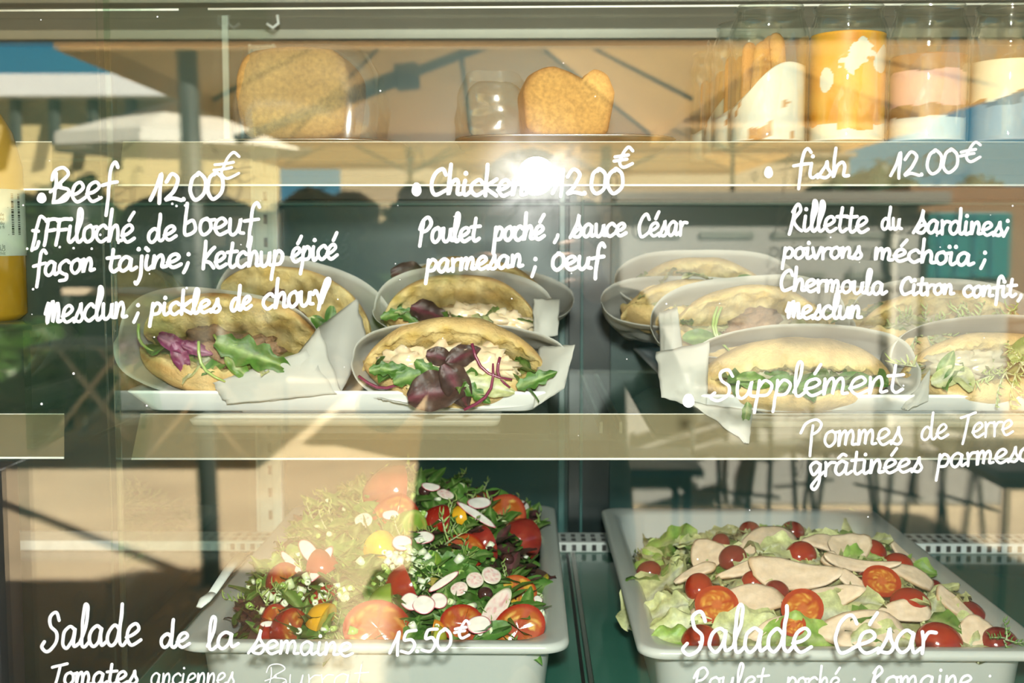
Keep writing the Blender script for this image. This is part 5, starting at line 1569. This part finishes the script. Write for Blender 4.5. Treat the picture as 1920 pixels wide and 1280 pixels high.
while vv < 440:
    t = rb.uniform(.0005, .0013)
    on_label(-.42, vv, t, .30); vv += rb.uniform(2.4, 4.4)
for v0 in (388, 440): on_label(-1.2, v0, .0004, .7)
m.build('barcode', M_black, lab_o, smooth=False)
for k, (txt, v0) in enumerate((('le monde', 404), ('et qualité', 412), ('ementaire du', 420), ('le pointe fi', 428), ('rence avant le', 464), ('erences arras AO', 471), ('heuffball htt', 478))):
    cu = bpy.data.curves.new('label_text', 'FONT'); cu.body = txt; cu.size = .0042; cu.align_x = 'RIGHT'
    tmp = bpy.data.objects.new('tmp', cu); COL.objects.link(tmp)
    bpy.context.view_layer.update()
    me = bpy.data.meshes.new_from_object(tmp.evaluated_get(bpy.context.evaluated_depsgraph_get()))
    bpy.data.objects.remove(tmp)
    me.materials.clear()
    to = bpy.data.objects.new('label_text', me); COL.objects.link(to); to.parent = lab_o
    zz = P(0, v0, 1.0).z; an_ = -.62
    w_ = Vector((cx + (r0 + .0012) * math.cos(an_), cy + (r0 + .0012) * math.sin(an_), zz))
    to.location = w_ - Vector(bot.location)
    to.rotation_euler = (PI / 2, 0, an_ + PI / 2)
    me.materials.append(M_black)
# glass riser it stands on
m = MB(); m.box((X0 + .02, .985, zb - .006), (-.42, 1.12, zb), .001)
m.box((X0 + .02, .99, SHELF_M), (X0 + .026, 1.115, zb - .006)); m.box((-.43, .99, SHELF_M), (-.424, 1.115, zb - .006))
tag(m.build('glass_riser', M_side_glass, loc=(-.7, 1.05, SHELF_M), smooth=False), 'clear glass riser under the amber juice bottle', 'riser')
# ================================================================== the terrace mirrored in the window
def canvas(name, col, tr):
    m, nt, out = new_mat(name)
    d = nt.nodes.new('ShaderNodeBsdfDiffuse'); t = nt.nodes.new('ShaderNodeBsdfTranslucent')
    c, f, tc = noise_var(nt, col, 2.0, .05)
    nt.links.new(c, d.inputs['Color']); nt.links.new(c, t.inputs['Color'])
    mx = node(nt, 'ShaderNodeMixShader', Fac=tr)
    nt.links.new(d.outputs[0], mx.inputs[1]); nt.links.new(t.outputs[0], mx.inputs[2]); nt.links.new(mx.outputs[0], out.inputs['Surface'])
    return m
M_tan = canvas('tan_canvas', (.76, .585, .34), .74)
M_whitec = canvas('white_canvas', (.82, .80, .74), .3)
M_pole = pmat('dark_pole', (.045, .055, .05), .5)
M_teal = pmat('teal_paint', (.004, .13, .135), .4)
M_bluet = pmat('blue_table_paint', (.01, .10, .16), .35)
M_grey = pmat('grey_paint', (.16, .17, .15), .5)
M_stall_roof = pmat('roof_tiles', (.30, .22, .13), .7)
M_trim = pmat('pale_wood', (.62, .50, .38), .6)

def parasol(label, cx, D, halfs, ze, za, mat, pole=True, slider=None, px=None, nrib=8, polew=.03, square=True, arm=None):
    cy = 2 * GLASS_Y - D
    t = thing('parasol', label, 'parasol', (cx, cy, 0), 'terrace parasols')
    hx, half = halfs if isinstance(halfs, tuple) else (halfs, halfs)
    kx = hx / half
    m = MB(); V = []; F = []
    n = 4 if square else 8
    per = []
    for k in range(n):
        a = PI / 4 + 2 * PI * k / n if square else 2 * PI * k / n
        a2 = a + 2 * PI / n
        r_ = half * math.sqrt(2) if square else half
        for q in range(6):
            w = q / 6
            p = Vector((math.cos(a), math.sin(a), 0)).lerp(Vector((math.cos(a2), math.sin(a2), 0)), w) * r_
            p.x *= kx
            per.append(p)
    N = len(per); rings = 8
    for j in range(rings + 1):
        s = j / rings
        for p in per:
            V.append((cx + p.x * s, cy + p.y * s, CAMZ + za + (ze - za) * (s ** .92)))
    for j in range(rings):
        for k in range(N):
            F.append((j * N + k, (j + 1) * N + k, (j + 1) * N + (k + 1) % N, j * N + (k + 1) % N))
    b = len(V)
    for p in per: V.append((cx + p.x, cy + p.y, CAMZ + ze - .10))
    for k in range(N):
        F.append((rings * N + k, b + k, b + (k + 1) % N, rings * N + (k + 1) % N))
    m.add(V, F); m.build('canopy', mat, t, smooth=False, solid=.004)
    top = Vector((cx, cy, CAMZ + za - .03))
    for k in range(nrib):
        a = PI / 4 + 2 * PI * k / nrib
        r_ = half * (1.41 if square and k % 2 == 0 else 1.0)
        e = Vector((cx + math.cos(a) * r_ * kx, cy + math.sin(a) * r_, CAMZ + ze - .02))
        rb_ = MB().tube([top, e], .014, 6).build('rib', M_pole, t)
        if slider is not None:
            MB().tube([Vector((cx, cy, CAMZ + slider)), top.lerp(e, .5) - Vector((0, 0, .02))], .014, 6).build('strut', M_pole, rb_)
    if pole:
        MB().tube([(cx, cy, 0.02), (cx, cy, CAMZ + za)], polew, 14).build('pole', M_pole, t)
        MB().box((cx - .3, cy - .3, 0), (cx + .3, cy + .3, .06), .01).build('base', M_grey, t, smooth=False)
    if arm:
        for nm, a_, b_, r_ in arm:
            MB().tube([a_, b_], r_, 12).build(nm, M_pole, t)
    return t

mast_b = refl_ground(395, 1098); Dm = 2 * GLASS_Y - mast_b.y
mx_ = mast_b.x
mast_t = Vector((mx_ - .06, mast_b.y, CAMZ + .95))
arm = [('mast', Vector((mx_, mast_b.y, 0.0)), mast_t, .043), ('arm', refl(440, 262, Dm), refl(1010, 45, Dm + .6), .022), ('arm_sleeve', refl(600, 200, Dm + .15), refl(765, 137, Dm + .3), .036), ('arm_joint', refl(742, 145, Dm + .28), refl(782, 140, Dm + .30), .06)]
parasol('big tan cantilever parasol on a dark mast, mirrored over the upper shelf', -.45, 7.0, (1.42, 2.32), .86, 1.60, M_tan, pole=False, arm=arm)
parasol('tan parasol on a centre pole beyond the cantilever one', .79, 12.0, (4.0, 2.6), 1.57, 2.45, M_tan, slider=1.52, polew=.052)
parasol('tan parasol far back on the shopfront side', -1.7, 17.0, 2.3, 1.30, 1.95, M_tan, slider=1.0)
parasol('tan parasol far back above the white stall', 2.95, 17.1, 2.1, 1.54, 2.2, M_tan, slider=1.3)
parasol('farthest tan parasol, just above the line of bushes', 1.6, 23.5, 3.0, 1.62, 2.5, M_tan, slider=1.3)
parasol('small white parasol before the yellow house', -3.05, 10.4, 1.14, .90, 1.27, M_whitec, square=False, polew=.03)

# houses
hb = thing('yellow_house', 'pale yellow house with a white fascia and dark slanting brackets', 'house', (-10, -18, 0))
D = 19.0; yb = 2 * GLASS_Y - D
z = lambda v, D: CAMZ + (455 - v) * D / FPX
xx = lambda u, D: (u - 990) * D / FPX
MB().box((xx(-700, D), yb - 5, 0), (xx(405, D), yb, z(190, D))).build('wall', pmat('yellow_render', (.46, .37, .18), .8), hb, smooth=False)
MB().box((xx(-700, D), yb - 5, z(190, D)), (xx(412, D), yb + .5, z(150, D)), .01).build('fascia', pmat('white_fascia', (.60, .60, .61), .6), hb, smooth=False)
for k in range(8):
    u = 20 - 72 + k * 72 - 200
    a_ = Vector((xx(u, D), yb + .02, z(186, D))); b_ = Vector((xx(u + 22, D), yb + .5, z(275, D)))
    MB().tube([a_, b_], .09, 4).build('bracket', M_pole, hb, smooth=False)
fb_ = thing('beige_house', 'low beige house far behind the bushes and parasols', 'house', (xx(1150, 28), 2 * GLASS_Y - 29, 0))
MB().box((xx(640, 28), 2 * GLASS_Y - 30, 0), (xx(1585, 28), 2 * GLASS_Y - 28, z(296, 28))).build('wall', pmat('beige_render', (.34, .27, .17), .8), fb_, smooth=False)
MB().box((xx(630, 28), 2 * GLASS_Y - 30.1, z(296, 28)), (xx(1595, 28), 2 * GLASS_Y - 27.8, z(290, 28))).build('roof', M_stall_roof, fb_, smooth=False)
st = thing('white_stall', 'white market stall with rows of dark slots, mirrored over the fish sandwiches', 'stall', (1.3, -5.2, 0))
D = 6.4; yb = 2 * GLASS_Y - D
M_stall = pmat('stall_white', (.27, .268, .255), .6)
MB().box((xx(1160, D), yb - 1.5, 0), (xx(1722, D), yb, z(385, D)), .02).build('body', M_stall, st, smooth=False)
for row, us in ((441, ((1200, 1275), (1312, 1412), (1446, 1548), (1590, 1668))), (516, ((1290, 1400), (1470, 1545), (1585, 1668))), (600, ((1200, 1400), (1500, 1660))), (690, ((1200, 1400), (1500, 1660)))):
    for a_, b_ in us:
        MB().box((xx(a_, D), yb - .02, z(row + 6, D)), (xx(b_, D), yb + .012, z(row - 6, D))).build('slot', M_grey, st, smooth=False)
MB().box((xx(1666, D), yb, z(800, D)), (xx(1674, D), yb + .05, z(385, D))).build('corner_post', M_whitec, st, smooth=False)
MB().box((xx(1150, D), yb - 1.6, z(385, D)), (xx(1760, D), yb + .15, z(362, D)), .01).build('roof', pmat('stall_roof', (.16, .155, .13), .6), st, smooth=False)
tl = thing('teal_cabin', 'teal painted cabin with a shutter, mirrored behind the word Sardines', 'cabin', (2.4, -5.2, 0))
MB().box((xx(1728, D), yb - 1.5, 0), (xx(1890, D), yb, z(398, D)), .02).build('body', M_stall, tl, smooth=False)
MB().box((xx(1733, D), yb - .01, z(521, D)), (xx(1886, D), yb + .03, z(400, D)), .005).build('shutter', M_teal, tl, smooth=False)
for k in range(4):
    u = 1750 + k * 32
    MB().box((xx(u, D), yb + .03, z(519, D)), (xx(u + 4, D), yb + .036, z(402, D))).build('shutter_rib', M_bluet, tl, smooth=False)
shed = MB().box((xx(1700, 12), 2 * GLASS_Y - 13, 0), (xx(2300, 12), 2 * GLASS_Y - 12, z(350, 12)))
tag(shed.build('brown_shed', pmat('brown_wood', (.16, .09, .04), .7), loc=(xx(2000, 12), 2 * GLASS_Y - 12.5, 0), smooth=False), 'dark brown shed behind the teal cabin', 'shed')
dk = thing('shop_front', 'dark green shopfront mirrored behind the beef sandwiches', 'shop front', (-3, -12, 0))
# planting
def bush(label, u, D, w, top, seed, cat='bush', name='bush', base=0.0, tone=1.0):
    p = Vector((xx(u, D), 2 * GLASS_Y - D, base))
    h = top * D / FPX + CAMZ - base
    root = thing(name, label, cat, p, 'bushes along the terrace')
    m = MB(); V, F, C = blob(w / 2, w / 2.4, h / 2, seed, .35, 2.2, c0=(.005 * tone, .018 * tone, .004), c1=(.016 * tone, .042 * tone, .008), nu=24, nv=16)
    m.add(np.array(V) + np.array((p.x, p.y, base + h / 2)), F, C)
    rq = random.Random(seed)
    for k in range(420):
        th = rq.uniform(0, 2 * PI); ph = math.asin(rq.uniform(-.9, 1))
        d = Vector((math.cos(ph) * math.cos(th), math.cos(ph) * math.sin(th), math.sin(ph)))
        kk = 1 + .35 * nz(d.x * 2.2 + seed, d.y * 2.2 + seed * 2.3, d.z * 2.2)
        q = Vector((d.x * w / 2 * kk, d.y * w / 2.4 * kk, d.z * h / 2 * kk + base + h / 2)) + Vector((p.x, p.y, 0))
        s_ = rq.uniform(.05, .12)
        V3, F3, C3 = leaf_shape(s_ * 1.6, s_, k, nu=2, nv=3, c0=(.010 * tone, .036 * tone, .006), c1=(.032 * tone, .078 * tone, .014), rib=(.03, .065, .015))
        place(m, V3, F3, C3, q, rot_frame(d + Vector((rq.uniform(-.6, .6), rq.uniform(-.6, .6), .3)), rq.uniform(0, 6)))
    m.build('foliage', M_leaf, root, smooth=False)
    MB().tube([(p.x, p.y, base), (p.x, p.y, base + h * .5)], .05, 8).build('trunk', M_pole, root)
    return root
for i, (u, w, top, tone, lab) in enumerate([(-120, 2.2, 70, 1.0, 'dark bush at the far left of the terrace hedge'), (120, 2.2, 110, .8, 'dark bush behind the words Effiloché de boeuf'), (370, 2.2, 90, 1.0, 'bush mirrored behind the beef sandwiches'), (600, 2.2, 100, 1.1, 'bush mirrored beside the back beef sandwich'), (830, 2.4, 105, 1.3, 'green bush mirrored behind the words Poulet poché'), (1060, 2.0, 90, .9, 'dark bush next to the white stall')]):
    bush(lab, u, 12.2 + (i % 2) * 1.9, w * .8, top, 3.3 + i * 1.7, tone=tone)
for i, (u, top, lab) in enumerate([(1640, 135, 'far tree left of the gap of sky'), (1820, 120, 'far tree under the gap of sky'), (1560, 118, 'far tree beside the tan parasol')]):
    bush(lab, u, 20 + 2.2 * i, 1.6, top, 20.1 + i * 2, cat='tree', name='tree', tone=1.0)
bush('low sunlit hedge mirrored at the left below the juice bottle', 40, 10.2, 1.5, -165, 41.0, cat='hedge', name='hedge', tone=2.3)  # sunlight put into the lighter leaf tone
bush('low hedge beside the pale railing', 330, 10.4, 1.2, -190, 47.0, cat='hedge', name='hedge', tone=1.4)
# remove the placeholder root when nothing hangs on it
bpy.data.objects.remove(dk)
# railing
D = 9.0; yb = 2 * GLASS_Y - D
rl = thing('railing', 'pale wooden handrail mirrored across the left of the window', 'railing', (xx(260, D), yb, 0))
MB().box((xx(112, D), yb - .03, z(553, D)), (xx(395, D), yb + .03, z(540, D)), .004).build('handrail', M_trim, rl, smooth=False)
for u in (118, 258, 388):
    MB().box((xx(u, D) - .02, yb - .02, 0), (xx(u, D) + .02, yb + .02, z(553, D))).build('post', M_pole, rl, smooth=False)

# white notices on a board by the hedge
D = 8.85; yb = 2 * GLASS_Y - D
nb = thing('notice_board', 'board with two white sheets mirrored behind the word boeuf', 'notice board', (xx(450, D), yb, 0))
MB().box((xx(385, D), yb - .03, z(500, D)), (xx(535, D), yb, z(395, D)), .004).build('panel', M_pole, nb, smooth=False)
for a_, b_, c_, d_ in ((392, 422, 412, 462), (430, 502, 408, 470), (510, 527, 400, 482)):
    MB().box((xx(a_, D), yb + .002, z(d_, D)), (xx(b_, D), yb + .006, z(c_, D))).build('sheet', M_whitec, nb, smooth=False)
for u in (395, 525):
    MB().box((xx(u, D) - .025, yb - .05, 0), (xx(u, D) + .025, yb - .03, z(395, D))).build('post', M_pole, nb, smooth=False)

# tables and chairs
def table(label, x, y, w, h, mat, rot=0, leg=M_pole, lr=.014, cross=False):
    t = thing('terrace_table', label, 'table', (x, y, 0), 'terrace tables')
    m = MB(); m.box((x - w / 2, y - w / 2, h - .03), (x + w / 2, y + w / 2, h), .006); m.build('table_top', mat, t, smooth=False)
    c = w / 2 - .05
    if cross:
        for a_, b_ in (((-c, -c), (c, c)), ((c, -c), (-c, c)), ((-c, c), (c, -c)), ((c, c), (-c, -c))):
            MB().tube([(x + a_[0], y + a_[1], 0.01), (x + b_[0] * .6, y + a_[1] * .9, h - .03)], lr, 8).build('leg', leg, t)
    else:
        for sx, sy in ((-1, -1), (1, -1), (1, 1), (-1, 1)):
            MB().tube([(x + sx * c * 1.05, y + sy * c * 1.05, 0.005), (x + sx * c, y + sy * c, h - .03)], lr, 8).build('leg', leg, t)
        m = MB(); m.box((x - c, y - c, h - .08), (x + c, y + c, h - .03)); m.build('apron', leg, t, smooth=False)
    return t
def chair(label, x, y, rz, mat, leg):
    t = thing('terrace_chair', label, 'chair', (x, y, 0), 'terrace chairs')
    M_ = Matrix.Translation((x, y, 0)) @ Matrix.Rotation(rz, 4, 'Z')
    def b_(nm, fn, mt, **k):
        m = MB(); fn(m); m.xf(M_).build(nm, mt, t, **k)
    def seat(m):
        for k in range(4): m.box((-.2, -.19 + k * .1, .44), (.2, -.19 + k * .1 + .085, .455), .004)
    b_('seat', seat, mat, smooth=False)
    def back(m):
        for k in range(3): m.box((-.2, .2, .60 + k * .09), (.2, .212, .60 + k * .09 + .07), .004)
    b_('backrest', back, mat, smooth=False)
    for sx in (-1, 1):
        b_('leg', lambda m: m.tube([(sx * .2, .26, .005), (sx * .19, .19, .45), (sx * .19, .215, .86)], .012, 8), leg)
        b_('leg', lambda m: m.tube([(sx * .2, -.24, .005), (sx * .19, -.17, .44)], .012, 8), leg)
    b_('stretcher', lambda m: m.tube([(-.195, .05, .25), (.195, .05, .25)], .008, 8), leg)
    return t
def at(u, D): return (xx(u, D), 2 * GLASS_Y - D)
table('blue square table mirrored between the two salad pans', *at(1195, 4.05), .42, .70, M_bluet)
table('blue table mirrored at the right end above the Caesar salad', *at(1990, 4.6), .75, .62, M_bluet)
table('dark table with pale crossed legs, mirrored below the tray of beef sandwiches', *at(385, 7.9), .8, .74, M_grey, leg=M_trim, lr=.018, cross=True)
table('dark table with pale crossed legs, mirrored at the far left', *at(190, 8.2), .8, .76, M_grey, leg=M_trim, lr=.018, cross=True)
chair('grey slatted chair beside the blue square table', *at(1400, 5.6), .5, M_grey, M_pole)
chair('dark slatted chair in the sun behind the Caesar salad', *at(1530, 5.75), 2.6, M_grey, M_pole)
chair('blue slatted chair near the white stall', *at(1660, 5.6), -2.2, M_bluet, M_pole)
chair('blue slatted chair at the right end', *at(1840, 5.4), 1.2, M_bluet, M_pole)
chair('dark slatted chair at the table with crossed legs', *at(470, 8.6), 2.9, M_grey, M_trim)

# ------------------------------------------------------------------ the photographer
ph = thing('person', 'photographer in dark clothes holding a camera with a flash, mirrored in the window', 'person', (0.0, -.2, 0))
def skin_body(name, nodes, edges, mat, parent, root=0, sub=2, loc=None):
    me = bpy.data.meshes.new(name)
    base = Vector(parent.location)
    me.from_pydata([(Vector(n_[0]) - base)[:] for n_ in nodes], edges, [])
    o = bpy.data.objects.new(name, me); COL.objects.link(o); o.parent = parent
    md = o.modifiers.new('skin', 'SKIN'); md.use_smooth_shade = True
    for i, n_ in enumerate(nodes):
        r_ = n_[1]
        me.skin_vertices[0].data[i].radius = r_ if isinstance(r_, tuple) else (r_, r_)
        me.skin_vertices[0].data[i].use_root = (i == root)
    ss = o.modifiers.new('sub', 'SUBSURF'); ss.levels = sub; ss.render_levels = sub
    me.materials.append(mat)
    return o
M_cloth = pmat('dark_clothes', (.016, .020, .020), .8)
M_skin = pmat('skin', (.42, .24, .16), .5, sss=.15)
M_hair = pmat('dark_hair', (.02, .013, .01), .5)
py = -.24; hz = CAMZ - .02
N = [((-.01, py - .02, .93), (.215, .115)), ((-.01, py - .02, 1.08), (.20, .11)), ((0, py - .03, 1.24), (.185, .11)), ((0, py - .03, 1.33), (.135, .09)), ((0, py - .02, 1.375), (.055, .055)), ((0, py, hz), (.06, .065)), ((0, py + .0, hz + .08), (.074, .09)), ((0, py - .02, hz + .14), (.055, .07)),
     ((.17, py - .03, 1.32), .062), ((.25, py + .06, 1.14), .046), ((.115, py + .17, hz - .075), .034), ((-.17, py - .03, 1.32), .062), ((-.26, py + .06, 1.15), .046), ((-.10, py + .17, hz - .095), .034),
     ((.115, py - .02, .80), (.105, .10)), ((.12, py + .01, .48), .075), ((.105, py - .03, .09), .042), ((.11, py + .11, .04), (.042, .03)), ((-.125, py - .02, .80), (.105, .10)), ((-.13, py + .02, .48), .075), ((-.12, py - .02, .09), .042), ((-.125, py + .12, .04), (.042, .03))]
E = [(0, 1), (1, 2), (2, 3), (3, 4), (4, 5), (5, 6), (6, 7), (3, 8), (8, 9), (9, 10), (3, 11), (11, 12), (12, 13), (0, 14), (14, 15), (15, 16), (16, 17), (0, 18), (18, 19), (19, 20), (20, 21)]
body = skin_body('body', N, E, M_cloth, ph)
# face and hair
m = MB(); V, F, C = blob(.070, .088, .108, 1, .02, 2, nu=28, nv=20)
V = np.array(V); V[:, 2] += .03
for q in V:
    if q[1] > 0:                                   # face side looks at the window: brow, nose, chin
        q[1] += .018 * math.exp(-((q[0] / .013) ** 2 + ((q[2] - .012) / .022) ** 2)) - .010 * math.exp(-(((abs(q[0]) - .03) / .014) ** 2 + ((q[2] - .035) / .012) ** 2)) + .006 * math.exp(-((q[0] / .02) ** 2 + ((q[2] + .035) / .008) ** 2))
    if q[2] < -.02: q[0] *= 1 - .25 * clamp((-.02 - q[2]) / .06)
m.add(V + np.array((0, py + .01, hz + .02)), F, C); m.build('face', M_skin, ph)
m = MB()
for sx in (-1, 1):
    V, F, C = blob(.008, .018, .03, 2, .05); m.add(np.array(V) + np.array((sx * .072, py, hz + .05)), F, C)
m.build('ear', M_skin, ph)
m = MB()
for sx in (-1, 1):
    V, F, C = blob(.012, .010, .010, 2, .0); m.add(np.array(V) + np.array((sx * .030, py + .088, hz + .087)), F, C)
m.build('eye', M_grey, ph)
m = MB(); V, F, C = blob(.084, .098, .085, 6, .10, 3, nu=28, nv=18)
m.add(np.array(V) + np.array((0, py - .02, hz + .095)), F, C); m.build('hair', M_hair, ph)
def hand(sx, wrist, palm_c):
    nodes = [(wrist, .024), (palm_c, (.030, .02))]; edges = [(0, 1)]
    for k in range(4):
        b_ = palm_c + Vector((-sx * .004, .022 + .004 * k, .028 - .019 * k)); ln = (.03, .034, .032, .026)[k]
        i0 = len(nodes)
        nodes += [(b_, .0095), (b_ + Vector((-sx * ln * .7, .016, .0)), .0085), (b_ + Vector((-sx * ln * 1.4, .008, -.003)), .0075)]
        edges += [(1, i0), (i0, i0 + 1), (i0 + 1, i0 + 2)]
    i0 = len(nodes)
    nodes += [(palm_c + Vector((-sx * .02, -.012, .022)), .0105), (palm_c + Vector((-sx * .042, -.006, .026)), .009)]
    edges += [(1, i0), (i0, i0 + 1)]
    return skin_body('hand', nodes, edges, M_skin, ph, root=1)
hand(1, Vector((.115, py + .17, hz - .075)), Vector((.090, -.065, CAMZ - .030)))
hand(-1, Vector((-.10, py + .17, hz - .095)), Vector((-.082, -.06, CAMZ - .050)))
cb = thing('camera_body', 'black camera with a flash gun held up to the window, mirrored in the glass', 'camera', (0, -.09, CAMZ - .045))
MB().box((-.068, -.115, CAMZ - .046), (.068, -.062, CAMZ + .042), .006).build('body', M_black, cb, smooth=False)
m = MB(); m.tube([(0, -.062, CAMZ), (0, -.045, CAMZ), (0, -.03, CAMZ), (0, -.012, CAMZ)], [.034, .035, .032, .033], 32, cap=False); m.build('lens', M_black, cb)
MB().box((-.022, -.115, CAMZ + .042), (.046, -.048, CAMZ + .062), .004).build('hot_shoe', M_black, cb, smooth=False)
MB().box((-.026, -.10, CAMZ + .062), (.050, -.034, CAMZ + .128), .005).build('flash_head', M_black, cb, smooth=False)
